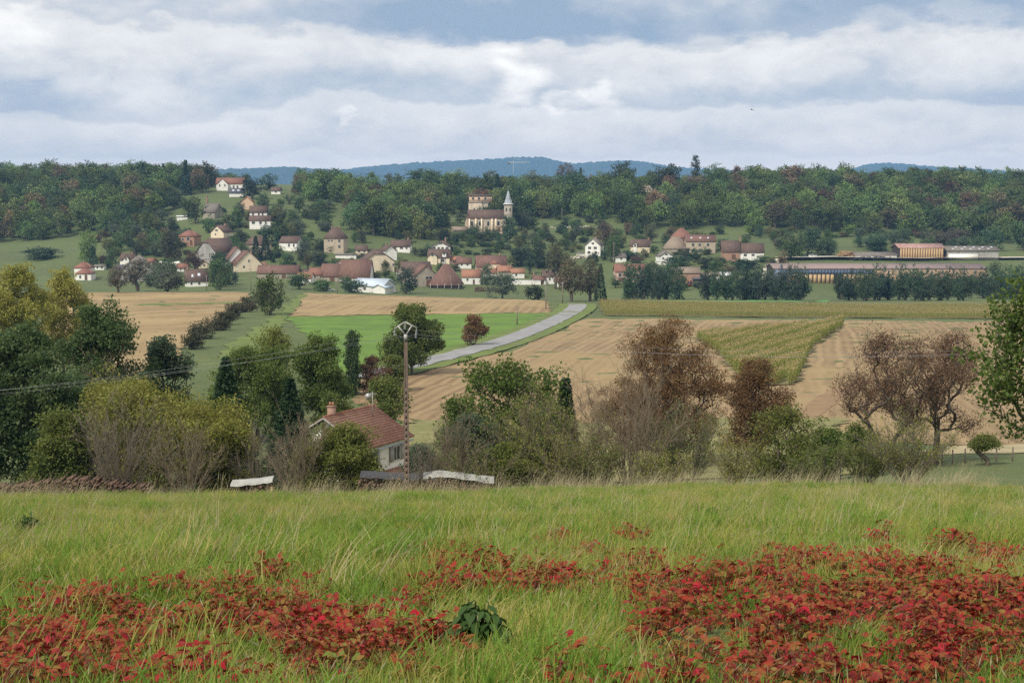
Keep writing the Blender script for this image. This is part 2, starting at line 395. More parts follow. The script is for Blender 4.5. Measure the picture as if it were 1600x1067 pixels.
# ------------------------------------------------------------------ plants
def unit(n, rg):
    v = rg.normal(size=(n, 3)); return v / np.linalg.norm(v, axis=1)[:, None]
def leaf_quads(C, L, rg, out=None, flat=.0, width=.36):
    n = len(C); a = unit(n, rg)
    if out is not None: a = a + out * .9
    a[:, 2] -= .25
    a /= np.linalg.norm(a, axis=1)[:, None]
    up = unit(n, rg); up[:, 2] += flat
    b = np.cross(a, up); b /= np.linalg.norm(b, axis=1)[:, None] + 1e-9
    nn = np.cross(b, a)
    L = (L * rg.uniform(.6, 1.3, n))[:, None]
    V = np.stack([C, C + a*L*.5 + b*L*width + nn*L*.06, C + a*L, C + a*L*.5 - b*L*width + nn*L*.06], 1).reshape(-1, 3)
    return V
def leaves_mesh(name, V, mat):
    return quads(name, V, np.arange(len(V)).reshape(-1, 4), [mat])
def tubes_mesh(name, S, mat, sides=(5, 3), thick=.03):
    # S rows: p(3) q(3) r0 r1
    Vs, Qs, off = [], [], 0
    S = np.asarray(S)
    for n, sel in ((sides[0], S[:, 6] >= thick), (sides[1], S[:, 6] < thick)):
        T = S[sel]
        if not len(T): continue
        p, q = T[:, :3], T[:, 3:6]; d = q - p; d /= np.linalg.norm(d, axis=1)[:, None] + 1e-9
        ref = np.where(np.abs(d[:, 2:3]) < .9, np.array([[0, 0, 1.]]), np.array([[1., 0, 0]]))
        a = np.cross(d, ref); a /= np.linalg.norm(a, axis=1)[:, None] + 1e-9; b = np.cross(d, a)
        an = np.arange(n) * 2 * np.pi / n
        ring = a[:, None, :]*np.cos(an)[None, :, None] + b[:, None, :]*np.sin(an)[None, :, None]
        V = np.concatenate([p[:, None]+ring*T[:, 6][:, None, None], q[:, None]+ring*T[:, 7][:, None, None]], 1)
        m = len(T); base = (np.arange(m)*2*n)[:, None] + off
        for k in range(n):
            k2 = (k+1) % n
            Qs.append(np.concatenate([base+k, base+k2, base+n+k2, base+n+k], 1))
        Vs.append(V.reshape(-1, 3)); off += m*2*n
    return quads(name, np.concatenate(Vs), np.concatenate(Qs), [mat], smooth=True)
def skeleton(trunk, tips, rtip, power, rg, up=.35, jit=.05, down=1.5):
    N = [np.array(p, float) for p in trunk]; par = [-1] + list(range(len(trunk)-1))
    if isinstance(trunk[0][0], (list, tuple, np.ndarray)):
        N, par = [], []
        for tk in trunk:
            b = len(N); N += [np.array(p, float) for p in tk]; par += [-1] + list(range(b, b+len(tk)-1))
    nt = len(N); arr = np.zeros((nt + len(tips)*3 + 5, 3)); arr[:nt] = N; cnt = nt
    d0 = np.min(np.linalg.norm(tips[:, None] - arr[None, :nt], axis=2), axis=1)
    ends = []
    for i in np.argsort(d0):
        tp = tips[i]; df = tp - arr[:cnt]; dist = np.linalg.norm(df, axis=1)
        hd = np.hypot(df[:, 0], df[:, 1]); cost = dist + down*np.maximum(0, -df[:, 2]) + .9*np.maximum(0, hd - 1.1*df[:, 2]) + .12*dist*(np.arange(cnt) < nt)
        k = int(np.argmin(cost)); p0 = arr[k]; ln = dist[k]; prev = k
        ns = 2 if ln > .5 else 1
        for s in range(1, ns + 1):
            f = s/(ns+1); q = p0 + (tp-p0)*f + rg.normal(0, jit*ln, 3)*.6; q[2] += up*.25*ln*f*(1-f)*2
            arr[cnt] = q; par.append(prev); prev = cnt; cnt += 1
        arr[cnt] = tp; par.append(prev); ends.append(cnt); cnt += 1
    w = np.zeros(cnt); w[ends] = 1
    for i in range(cnt-1, 0, -1):
        if par[i] >= 0: w[par[i]] += w[i]
    r = rtip*np.maximum(w, 1)**power
    S = [np.concatenate([arr[par[i]], arr[i], [min(r[par[i]], r[i]*1.35), r[i]]]) for i in range(cnt) if par[i] >= 0]
    return np.array(S)
def env_tips(lobes, n, rg, shell=.45, rough=.12):
    wts = np.array([(l[3]*l[4]*l[5])**.67 for l in lobes]); wts /= wts.sum()
    ch = rg.choice(len(lobes), n, p=wts); L = np.array(lobes)[ch]
    u = unit(n, rg); r = rg.uniform(0, 1, n)**shell
    r = r*(1 + rough*np.sin(u[:, 0]*5+ch)*np.cos(u[:, 2]*4+u[:, 1]*6)) + rg.normal(0, .04, n)
    return L[:, :3] + u*L[:, 3:6]*r[:, None], u
def build_tree(lobes, n_tips, per_tip, leaf, clump, rg, trunk_h, rtip=.02, power=.43, shell=.42, lean=0.0, trunks=1, base_w=.3, flat=.5, bare=.0, rough=.14, width=.36):
    tips, u = env_tips(lobes, n_tips, rg, shell, rough)
    tips[:, 2] = np.maximum(tips[:, 2], .25)
    cx = np.mean([l[0] for l in lobes])
    if trunks == 1:
        tk = [(0, 0, -.6), (lean*.3, 0, trunk_h*.5), (lean+cx*.3, rg.normal(0, .1), trunk_h), (lean*1.2+cx*.6, 0, trunk_h*1.35)]
    else:
        tk = []
        for k in range(trunks):
            an = 2*math.pi*k/trunks + rg.uniform(0, 1); rr = base_w*rg.uniform(.2, 1)
            o = np.array([math.cos(an), math.sin(an)])
            tk.append([(o[0]*rr*.4, o[1]*rr*.4, -.4), (o[0]*rr, o[1]*rr, trunk_h*.5), (o[0]*rr*2.2+cx*.2, o[1]*rr*2.2, trunk_h)])
    S = skeleton(tk, tips, rtip, power, rg)
    V = None
    if per_tip:
        keep = rg.uniform(0, 1, len(tips)) >= bare
        tt = tips[keep]; uu = u[keep]; k = rg.poisson(per_tip, len(tt))
        C = np.repeat(tt, k, 0); O = np.repeat(uu, k, 0)
        off = rg.normal(0, 1, C.shape); off *= (np.minimum(1, 1.55/np.maximum(np.linalg.norm(off, axis=1), .01)))[:, None]; off = off*np.array([1, 1, .7])*clump*np.repeat(rg.uniform(.6, 1.3, len(tt)), k)[:, None]
        C = C + off; C[:, 2] = np.maximum(C[:, 2], .1)
        V = leaf_quads(C, leaf, rg, O*.5 + off/(np.linalg.norm(off, axis=1)[:, None]+1e-6)*.5, flat, width)
    return S, V
def twigs(S, n, ln, r, rg):           # fine side twigs on thin branches
    thin = S[S[:, 6] < np.quantile(S[:, 6], .75)]
    k = rg.integers(0, len(thin), n); f = rg.uniform(0, 1, n)[:, None]
    p = thin[k, :3]*(1-f) + thin[k, 3:6]*f; d = thin[k, 3:6]-thin[k, :3]; d /= np.linalg.norm(d, axis=1)[:, None]+1e-9
    d = d + unit(n, rg)*.75; d[:, 2] += .25; d /= np.linalg.norm(d, axis=1)[:, None]
    q = p + d*(ln*rg.uniform(.4, 1.2, n))[:, None]
    return np.column_stack([p, q, np.full(n, r), np.full(n, r*.5)])
def plant_thing(name, label, cat, loc, S, V, leafm, barkm, group=None, names=('trunk', 'crown'), thick=.03, color=None, rz=0):
    o = thing(name, label, cat, loc, rz, group)
    obj(names[0], tubes_mesh(names[0], S, barkm, (6, 3), thick), o)
    if V is not None: obj(names[1], leaves_mesh(names[1], V, leafm), o, color=color)
    return o
def dims(px, Y, top, wpx):
    g = at(px, Y); h = pix(px, top, Y)[2] - g[2]; return g, h, wpx*Y/F

# --- shared far trees (12 m high as modelled), tinted object by object
def conifer_leaves(h, r, n, leaf, rg):
    f = rg.uniform(0, 1, n)**.75; z = h*(1 - f*.95); an = rg.uniform(0, 2*np.pi, n)
    tier = .75 + .25*np.abs(((z/h*11) % 1)*2-1); rr = r*f*tier*rg.uniform(.5, 1, n)**.5
    C = np.stack([rr*np.cos(an), rr*np.sin(an), z - rr*.25], 1)
    O = np.stack([np.cos(an), np.sin(an), np.full(n, -.35)], 1)
    return leaf_quads(C, leaf, rg, O*1.4, .6, .3)
PROTO = {}
def proto(kind, n):
    L = []
    for i in range(n):
        rg = np.random.default_rng(hash((len(kind), i)) % 9999 + sum(map(ord, kind)))
        if kind == 'round':
            lob = [(0, 0, 6.6, 4.6, 4.6, 5.2)] + [(rg.uniform(-3.2, 3.2), rg.uniform(-3.2, 3.2), rg.uniform(2.4, 9.8), *([rg.uniform(1.8, 2.9)]*3)) for _ in range(8)]
            S, V = build_tree(lob, 140, 16, .62, .62, rg, 3.2, .03, .5, .38, flat=.8)
        elif kind == 'tall':
            lob = [(0, 0, 7.4, 3.0, 3.0, 5.4)] + [(rg.uniform(-2, 2), rg.uniform(-2, 2), rg.uniform(3.5, 10.5), *([rg.uniform(1.2, 2)]*3)) for _ in range(7)]
            S, V = build_tree(lob, 120, 13, .55, .55, rg, 3.0, .03, .5, .4, flat=.6)
        elif kind == 'alder':
            lob = [(0, 0, 6.2, 4.2, 4.0, 6.0)] + [(rg.uniform(-3.2, 3.2), rg.uniform(-2, 2), rg.uniform(1.8, 9), *([rg.uniform(1.6, 2.5)]*3)) for _ in range(8)]
            S, V = build_tree(lob, 210, 16, .48, .5, rg, 2.5, .03, .5, .4, flat=.6)
        elif kind == 'poplar':
            lob = [(0, 0, 3+k*1.15, 1.5-.11*k, 1.5-.11*k, 1.5) for k in range(8)]
            S, V = build_tree(lob, 110, 13, .42, .4, rg, 2.2, .03, .5, .4, flat=.3)
        elif kind == 'bush':
            lob = [(0, 0, 5, 6, 5, 5.6)] + [(rg.uniform(-4.5, 4.5), rg.uniform(-3.5, 3.5), rg.uniform(2.5, 8.5), *([rg.uniform(2, 3.5)]*3)) for _ in range(7)]
            S, V = build_tree(lob, 120, 15, .95, .85, rg, 2, .04, .5, .4, trunks=3, flat=.7)
        elif kind == 'thin':
            lob = [(0, 0, 7, 3.6, 3.6, 5)] + [(rg.uniform(-3, 3), rg.uniform(-3, 3), rg.uniform(4, 10), *([rg.uniform(1.3, 2.3)]*3)) for _ in range(6)]
            S, V = build_tree(lob, 190, 7, .5, .5, rg, 3, .035, .5, .55, flat=.3)
            S = np.concatenate([S, twigs(S, 700, .9, .02, rg)])
        elif kind == 'conifer':
            V = conifer_leaves(12, 3.0, 1500, .75, rg); S = np.array([[0, 0, -.6, 0, 0, 6, .22, .14], [0, 0, 6, 0, 0, 11.8, .14, .03]])
        L.append((tubes_mesh('trunk', S, BARK, (5, 3), .06), leaves_mesh('crown', V, FARLEAF)))
    PROTO[kind] = L
for k, n in (('round', 7), ('tall', 4), ('alder', 5), ('poplar', 2), ('bush', 5), ('thin', 4), ('conifer', 3)): proto(k, n)
def far_tree(kind, loc, h, w, color, label, group=None, name=None, cat='tree'):
    tr, cr = PROTO[kind][random.randrange(len(PROTO[kind]))]
    o = thing(name or 'tree', label, cat, loc, random.uniform(0, 6.28), group)
    nat = {'round': 10.5, 'tall': 7.5, 'alder': 9.5, 'poplar': 3.0, 'bush': 12.5, 'thin': 8.5, 'conifer': 6.0}[kind]
    s = (w/nat*1.08, w/nat*1.08, h/11.2); o.scale = s
    obj('trunk', tr, o); obj('crown', cr, o, color=color)
    return o
GREENS = [(.085, .125, .042), (.095, .14, .045), (.065, .105, .042), (.115, .16, .045), (.09, .12, .042), (.125, .15, .05)]
BROWNS = [(.14, .10, .06), (.15, .095, .06), (.125, .105, .06), (.15, .12, .055)]
DARKS = [(.03, .055, .03), (.028, .05, .032)]
def pick_col(brown=.14, light=.08):
    r = random.random()
    if r < brown: c = random.choice(BROWNS)
    elif r < brown + light: c = (.10, .14, .04)
    else: c = random.choice(GREENS)
    f = random.uniform(.65, 1.5); return tuple(x*f for x in c)

# --- scatter through geometry nodes, for what nobody could count
def scatter(name, label, cat, pts, rot, scl, idx, protos):
    c = bpy.data.collections.new(name + '_source')
    for k, p in enumerate(protos):
        o = bpy.data.objects.new('%s_piece_%02d' % (name, k), p[0] if isinstance(p, tuple) else p)
        if isinstance(p, tuple): o.color = (*p[1], 1)
        c.objects.link(o)
    me = bpy.data.meshes.new(name); pts = np.asarray(pts, np.float32)
    me.vertices.add(len(pts)); me.vertices.foreach_set('co', pts.ravel())
    for nm, typ, dat in (('rot', 'FLOAT_VECTOR', np.asarray(rot, np.float32)), ('scl', 'FLOAT_VECTOR', np.asarray(scl, np.float32)), ('idx', 'INT', np.asarray(idx, np.int32))):
        a = me.attributes.new(nm, typ, 'POINT'); a.data.foreach_set('vector' if typ == 'FLOAT_VECTOR' else 'value', dat.ravel())
    o = tag(obj(name, me), label, cat, kind='stuff')
    ng = bpy.data.node_groups.new(name, 'GeometryNodeTree')
    ng.interface.new_socket('Geometry', in_out='INPUT', socket_type='NodeSocketGeometry'); ng.interface.new_socket('Geometry', in_out='OUTPUT', socket_type='NodeSocketGeometry')
    t = NT(ng); gi = t.node('NodeGroupInput'); go = t.node('NodeGroupOutput')
    ci = t.node('GeometryNodeCollectionInfo'); ci.inputs[0].default_value = c; ci.inputs[1].default_value = True; ci.inputs[2].default_value = True
    def attr(nm, ty):
        n = t.node('GeometryNodeInputNamedAttribute', data_type=ty); n.inputs[0].default_value = nm; return n.outputs[0]
    m2p = t.node('GeometryNodeMeshToPoints'); t.l.new(gi.outputs[0], m2p.inputs[0])
    ip = t.node('GeometryNodeInstanceOnPoints', {'Points': m2p.outputs[0], 'Instance': ci.outputs[0], 'Pick Instance': True, 'Instance Index': attr('idx', 'INT'), 'Scale': attr('scl', 'FLOAT_VECTOR')})
    e2r = t.node('FunctionNodeEulerToRotation', {0: attr('rot', 'FLOAT_VECTOR')}); t.l.new(e2r.outputs[0], ip.inputs['Rotation'])
    t.l.new(ip.outputs[0], go.inputs[0])
    md = o.modifiers.new('scatter', 'NODES'); md.node_group = ng
    return o
# ------------------------------------------------------------------ buildings
WALLS = {k: plain('wall_' + k, c, c2, .6, .9, stain=s) for k, c, c2, s in (
    ('white', (.86, .84, .78), (.78, .76, .70), (.62, .60, .54)), ('cream', (.78, .67, .49), (.70, .59, .43), (.56, .48, .37)),
    ('peach', (.66, .47, .33), (.6, .43, .3), None), ('stone', (.40, .35, .27), (.28, .25, .20), (.2, .18, .15)), ('grey', (.40, .39, .36), (.29, .28, .26), (.22, .21, .19)),
    ('brick', (.40, .24, .16), (.30, .18, .13), None), ('pink', (.62, .43, .36), (.55, .38, .32), None), ('beige', (.50, .42, .31), (.42, .35, .26), (.33, .28, .22)),
    ('dark', (.07, .06, .055), (.04, .035, .03), None), ('timber', (.20, .145, .10), (.13, .095, .07), None))}  # 'dark' puts the shade inside open fronts and gateways into the colour
def roofmat(name, c1, c2, c3):
    m, t = newmat('roof_' + name)
    v = t.node('ShaderNodeTexCoord').outputs['Object']
    n = t.noise(v, 1.1, 6, .7); st = t.noise(t.vscale(v, (1.2, .25, .25)), 1.0, 4, .6)
    col = t.mix(t.mapr(n, .3, .7), c1, c2); col = t.mix(t.mapr(st, .5, .78), col, c3)
    finish(t, col, .85, n, .3, .05); return m
ROOFS = {k: roofmat(k, *c) for k, c in dict(
    brown=((.135, .085, .065), (.10, .068, .056), (.17, .12, .09)), red=((.27, .125, .085), (.205, .10, .075), (.20, .12, .09)), orange=((.35, .175, .11), (.29, .145, .095), (.25, .12, .08)),
    rust=((.185, .10, .075), (.14, .08, .065), (.24, .14, .10)), grey=((.20, .175, .15), (.15, .13, .115), (.25, .22, .19)), shed=((.29, .215, .195), (.235, .175, .165), (.32, .25, .22)), rose=((.42, .27, .23), (.30, .15, .12), (.5, .42, .38)), slate=((.10, .10, .12), (.08, .08, .095), (.14, .13, .14)),
    blue=((.56, .64, .72), (.50, .58, .66), (.62, .68, .73)), tan=((.30, .235, .175), (.24, .185, .14), (.2, .16, .12)), white=((.7, .7, .69), (.62, .62, .61), (.5, .5, .48))).items()}
GLASS = plain('window_glass', (.035, .04, .045), (.02, .022, .025), 1, .15, spec=.6)
FRAME = plain('window_frame', (.55, .53, .49)); DOORM = plain('door_wood', (.16, .09, .06)); SKYL = plain('skylight_glass', (.62, .66, .70), (.5, .55, .6), 1, .2)
CHIM = plain('chimney_brick', (.36, .22, .16), (.25, .16, .12), 3); METAL = plain('zinc', (.33, .37, .42), (.26, .30, .35), 2, .5)
def window_mesh(pane=GLASS):
    b = MB()
    b.box(-.5, .5, -.5, .45, -.5, -.44); b.box(-.5, .5, -.5, .45, .44, .5); b.box(-.5, -.43, -.5, .45, -.44, .44); b.box(.43, .5, -.5, .45, -.44, .44)
    b.box(-.025, .025, -.2, .45, -.44, .44); b.box(-.43, .43, -.05, .42, -.44, .44, 1)
    return b.mesh('window', [FRAME, pane])
WIN = window_mesh()
_d = MB(); _d.box(-.5, .5, -.4, .4, -.5, .5); _d.box(-.42, -.05, -.5, -.4, -.42, .42); _d.box(.05, .42, -.5, -.4, -.42, .42); DOOR = _d.mesh('door', [DOORM])
_c = MB(); _c.box(-.5, .5, -.5, .5, -.5, .42); _c.box(-.6, .6, -.6, .6, .42, .5); _c.tube((0, 0, .5), (0, 0, .64), .25, n=6); CHM = _c.mesh('chimney', [CHIM])
_k = MB(); _k.box(-.5, .5, -.5, .5, -.5, .5); SKM = _k.mesh('skylight', [SKYL])
def roof_faces(w, d, wh, rh, typ, o, clip=.4):
    f = []; W2 = w/2; D2 = d/2
    if typ in ('gx', 'hip'):
        s = rh/D2; ez = wh - o*s; yo = D2 + o
        if typ == 'gx':
            xo = W2 + o
            f = [[(-xo, -yo, ez), (xo, -yo, ez), (xo, 0, wh+rh), (-xo, 0, wh+rh)], [(xo, yo, ez), (-xo, yo, ez), (-xo, 0, wh+rh), (xo, 0, wh+rh)]]
        else:
            xo = W2 + o; xr = max(W2 - D2*.75, .02)
            f = [[(-xo, -yo, ez), (xo, -yo, ez), (xr, 0, wh+rh), (-xr, 0, wh+rh)], [(xo, yo, ez), (-xo, yo, ez), (-xr, 0, wh+rh), (xr, 0, wh+rh)],
                 [(xo, -yo, ez), (xo, yo, ez), (xr, 0, wh+rh)], [(-xo, yo, ez), (-xo, -yo, ez), (-xr, 0, wh+rh)]]
    elif typ in ('gy', 'half'):
        s = rh/W2; xo = W2 + o; ez = wh - o*s; yo = D2 + o; zt = wh + rh
        if typ == 'gy':
            f = [[(-xo, yo, ez), (-xo, -yo, ez), (0, -yo, zt), (0, yo, zt)], [(xo, -yo, ez), (xo, yo, ez), (0, yo, zt), (0, -yo, zt)]]
        else:
            xc = W2*clip; zc = zt - s*xc; k = xc*.9
            f = [[(-xo, yo, ez), (-xo, -yo, ez), (-xc, -yo, zc), (0, -yo+k, zt), (0, yo, zt)], [(xo, -yo, ez), (xo, yo, ez), (0, yo, zt), (0, -yo+k, zt), (xc, -yo, zc)],
                 [(-xc, -yo, zc), (xc, -yo, zc), (0, -yo+k, zt)]]
    elif typ == 'flat':
        xo = W2 + o; yo = D2 + o; f = [[(-xo, -yo, wh), (xo, -yo, wh), (xo, yo, wh+rh), (-xo, yo, wh+rh)]]
    return f
def wall_mesh(w, d, wh, rh, typ, mat, clip=.4, found=2.5):
    b = MB(); W2 = w/2; D2 = d/2; b0 = -found; e = -.12
    def q(*p): b.poly(p)
    if typ in ('gy', 'half'):
        if typ == 'gy': top = [(0, wh+rh+e)]
        else: xc = W2*clip; zc = wh + rh*(1-clip) + e; top = [(xc, zc), (-xc, zc)]
        q((-W2, -D2, b0), (W2, -D2, b0), (W2, -D2, wh+e), *[(x, -D2, z) for x, z in top], (-W2, -D2, wh+e))
        q((W2, D2, b0), (-W2, D2, b0), (-W2, D2, wh+e), (0, D2, wh+rh+e), (W2, D2, wh+e))
        q((W2, -D2, b0), (W2, D2, b0), (W2, D2, wh+e), (W2, -D2, wh+e)); q((-W2, D2, b0), (-W2, -D2, b0), (-W2, -D2, wh+e), (-W2, D2, wh+e))
    else:
        q((-W2, -D2, b0), (W2, -D2, b0), (W2, -D2, wh+e), (-W2, -D2, wh+e)); q((W2, D2, b0), (-W2, D2, b0), (-W2, D2, wh+e), (W2, D2, wh+e))
        ap = [(0, wh+rh+e)] if typ == 'gx' else []
        q((W2, -D2, b0), (W2, D2, b0), (W2, D2, wh+e), *[(W2, y, z) for y, z in ap], (W2, -D2, wh+e))
        q((-W2, D2, b0), (-W2, -D2, b0), (-W2, -D2, wh+e), *[(-W2, y, z) for y, z in ap], (-W2, D2, wh+e))
    return b.mesh('wall', [mat])
def vol(root, s, dx, dy, w, d, wh, rh, typ, wall, roof, wins=(), chims=(), doors=(), skys=(), rw=(), lw=(), z0=0, clip=.4, o=.45, vyaw=0):
    # sizes in photograph pixels (times s metres), depth d and offset dy in metres
    w, wh, rh, dx, z0 = w*s, wh*s, rh*s, dx*s, z0*s
    M = Matrix.Translation((dx, dy, z0)) @ Matrix.Rotation(vyaw, 4, 'Z')
    def put(name, me, par, loc, sc, rz=0):
        p = obj(name, me, par); p.matrix_local = M @ Matrix.Translation(loc) @ Matrix.Rotation(rz, 4, 'Z') @ Matrix.Diagonal((*sc, 1)); return p
    put('wall', wall_mesh(w, d, wh, rh, typ, WALLS[wall], clip), root, (0, 0, 0), (1, 1, 1))
    b = MB()
    for f in roof_faces(w, d, wh, rh, typ, o, clip): b.poly(f)
    ro = put('roof', b.mesh('roof', [ROOFS[roof]]), root, (0, 0, 0), (1, 1, 1))
    md = ro.modifiers.new('thickness', 'SOLIDIFY'); md.thickness = .28; md.offset = -1
    for (x, z, ww, hh) in wins: put('window', WIN, root, (x*s, -d/2 - .02, z*s), (ww*s, .16, hh*s))
    for (y, z, ww, hh) in rw: put('window', WIN, root, (w/2 + .02, y, z*s), (ww, .16, hh), math.pi/2)
    for (y, z, ww, hh) in lw: put('window', WIN, root, (-w/2 - .02, y, z*s), (ww, .16, hh), -math.pi/2)
    for (x, ww, hh) in doors: put('door', DOOR, root, (x*s, -d/2 - .02, hh*s/2), (ww*s, .18, hh*s))
    for (x, y, z, hh) in chims:          # local to the roof
        c = obj('chimney', CHM, ro); c.location = (x*s, y, z*s); c.scale = (.8, .8, hh*s)
    for (x, f, ww, hh) in skys:          # on the slope that faces the viewer (gx): f is the height up the slope
        k = obj('skylight', SKM, ro); sl = math.atan2(rh, d/2)
        k.location = (x*s, -d/2*(1-f), wh + rh*f); k.rotation_euler = (sl, 0, 0); k.scale = (ww*s, hh*s, .14)
    return ro
HB = []; HL = []
def house(label, px, py, vols, yaw=0, cat='house', name='house', Y=None):
    g = G(px, py, 420) if Y is None else at(px, Y)
    s = g[1]/F
    r = thing(name, label, cat, g, R(yaw)); HL.append((px, py, label))
    for v in vols:
        q = v['a'] if isinstance(v, dict) else v
        HB.append((px + q[0] - q[2]*.55, px + q[0] + q[2]*.55, py - q[4] - q[5], py))
        if isinstance(v, dict): a = v.pop('a'); vol(r, s, *a, **v)
        else: vol(r, s, *v)
    return r, s, g
V = dict
house('small white house with red hipped roofs at the far end of the village', 130, 437, [V(a=(-6, 8, 24, 8, 19, 8, 'hip', 'white', 'red')), V(a=(4, 0, 24, 7, 11, 7, 'hip', 'white', 'red'), wins=[(-5, 5, 3, 5)], doors=[(4, 4, 8)])])
house('tiny white outbuilding with two dark openings beside the red hipped house', 157, 421, [V(a=(0, 0, 14, 4, 6, 2, 'gx', 'white', 'grey'), wins=[(-3, 3, 3, 3), (4, 3, 3, 3)])], cat='shed', name='shed')
house('broad grey farmhouse with clipped brown gable behind thin olive trees', 217, 438, [V(a=(0, 0, 50, 12, 17, 22, 'half', 'grey', 'grey'), clip=.5, wins=[(-10, 9, 4, 5), (8, 9, 4, 5)]), V(a=(-26, 4, 20, 8, 16, 8, 'gx', 'stone', 'slate'), wins=[(-4, 8, 3, 4)])], 6)
house('white house with brown roof and white dormer above the grey farmhouse', 201, 414, [V(a=(0, 0, 20, 8, 9, 9, 'gx', 'white', 'brown'), chims=[(6, 0, 18, 5)]), V(a=(0, -3.2, 9, 3, 11, 5, 'gy', 'white', 'brown'), wins=[(0, 10, 2.5, 5)])])
house('small red roofed shed right of the grey farmhouse', 237, 413, [V(a=(0, 0, 12, 5, 5, 5, 'gx', 'stone', 'red'))], -20, 'shed', 'shed')
house('white house with brown roof and two skylights above the stubble field', 307, 447, [V(a=(0, 0, 34, 8, 10, 17, 'gx', 'white', 'brown'), skys=[(-6, .4, 3, 5), (4, .5, 4, 5)], chims=[(-13, 0, 28, 7)], wins=[(4, 5, 3, 4), (-8, 5, 3, 4)])], 14)
house('old house with brick walls and red hipped roof under the wood', 297, 383, [V(a=(0, 0, 26, 8, 15, 8, 'hip', 'brick', 'red'), wins=[(-6, 9, 4, 5), (3, 10, 5, 6)], doors=[(8, 4, 8)])], -15)
house('large farmhouse with long brown roof and grey stone gable', 337, 405, [V(a=(4, 0, 42, 16, 13, 20, 'half', 'grey', 'brown'), clip=.35, wins=[(-6, 8, 3, 4), (8, 8, 3, 4)]), V(a=(-22, 1, 8, 8, 10, 5, 'gx', 'white', 'brown'))], -34)
house('cream gabled house with a dark attic window on the slope', 347, 372, [V(a=(0, 0, 24, 9, 10, 10, 'gy', 'cream', 'brown'), wins=[(-1, 12, 5, 3), (-3, 6, 2.5, 3)], chims=[(2, 2, 20, 5)])], -24)
house('big cream house with two staggered gables and dark red roof', 385, 423, [V(a=(0, 0, 44, 11, 11, 21, 'gy', 'cream', 'rust'), wins=[(0, 16, 2.5, 4), (-8, 7, 3, 4)]), V(a=(-9, 10, 34, 8, 17, 20, 'gy', 'white', 'rust')), V(a=(25, 2, 14, 6, 8, 5, 'gx', 'peach', 'orange'))], 24)
house('white two storey house with stepped brown roofs on the slope', 407, 356, [V(a=(0, 0, 32, 7, 12, 7, 'gx', 'white', 'brown'), wins=[(-10, 8, 5, 4), (1, 8, 4, 4), (9, 8, 3, 4), (10, 3, 3, 3)]), V(a=(-4, 6, 26, 6, 25, 9, 'gx', 'white', 'brown'), wins=[(-8, 21, 3, 4), (1, 21, 3, 4), (7, 21, 3, 4)])], 5)
house('plain peach coloured gabled house among trees on the slope', 387, 326, [V(a=(0, 0, 20, 9, 11, 8, 'gy', 'peach', 'orange'))], 4)
house('long white house with red roof and front gable at hilltop', 359, 297, [V(a=(2, 0, 42, 9, 10, 9, 'gx', 'white', 'red'), wins=[(12, 5, 3, 4), (6, 5, 3, 4)]), V(a=(-8, -5, 17, 5, 10, 8, 'gy', 'white', 'red'), wins=[(-4, 7, 2, 4), (4, 7, 2, 4)])])
house('white cottage with slate roof just below the long hilltop house', 370, 307, [V(a=(0, 0, 22, 7, 6, 7, 'gx', 'white', 'slate'), skys=[(-5, .5, 3, 3), (3, .5, 3, 3)])], 8)
house('weathered stone house with tall chimney half hidden on wooded slope', 333, 340, [V(a=(0, 0, 24, 8, 9, 13, 'gx', 'stone', 'grey'), chims=[(-11, 0, 27, 12)], wins=[(4, 5, 4, 4)])], -28)
house('low white flat roofed shed on the grassy slope', 285, 343, [V(a=(0, 0, 16, 4, 5, 1, 'flat', 'white', 'white'))], 8, 'shed', 'shed')
house('white house with brown roof behind shrubs in mid village', 456, 389, [V(a=(0, 0, 30, 9, 11, 9, 'gx', 'white', 'brown'), wins=[(2, 6, 3, 5), (10, 6, 3, 5)], rw=[(0, 6, 1.2, 1.5)])], -18)
house('house with wide brown roof behind dark conifers', 403, 395, [V(a=(0, 0, 36, 9, 14, 12, 'hip', 'beige', 'brown'), wins=[(8, 7, 3, 5), (14, 7, 3, 5)])], -8)
house('long low barn with rusty red roof behind roadside trees', 436, 434, [V(a=(0, 0, 62, 10, 9, 11, 'gx', 'stone', 'rust'), doors=[(10, 6, 7)]), V(a=(38, 2, 16, 7, 8, 5, 'gx', 'cream', 'brown'))], 0, 'barn', 'barn')
house('tall beige house with brown hipped roof standing alone', 525, 393, [V(a=(0, 0, 31, 9, 22, 15, 'hip', 'beige', 'brown'), wins=[(-8, 17, 3, 3), (-3, 17, 3, 3), (9, 17, 4, 5), (9, 8, 4, 5)], chims=[(-6, 0, 37, 4), (6, 0, 37, 4)])], -8)
house('low white garage below the tall beige house', 541, 402, [V(a=(0, 0, 32, 5, 5, 1, 'flat', 'white', 'grey'))], 0, 'garage', 'garage')
house('row of joined barns with streaked dark red roofs', 530, 439, [V(a=(-35, 0, 20, 9, 11, 10, 'gx', 'stone', 'red'), wins=[(-2, 7, 5, 4)]), V(a=(-10, 1, 32, 11, 9, 18, 'gx', 'stone', 'rust'), doors=[(2, 7, 8)]), V(a=(27, 2, 46, 14, 7, 26, 'gx', 'white', 'rust'), doors=[(-10, 6, 6)]), V(a=(-6, 14, 22, 7, 22, 8, 'gy', 'white', 'red'))], -4, 'barn', 'barn')
house('large cream house with clipped brown gable in village centre', 588, 422, [V(a=(0, 0, 47, 13, 16, 17, 'half', 'cream', 'brown'), clip=.42, wins=[(4, 9, 3, 4), (8, 9, 3, 4), (22, 9, 3, 4), (-16, 9, 3, 4)])], 20)
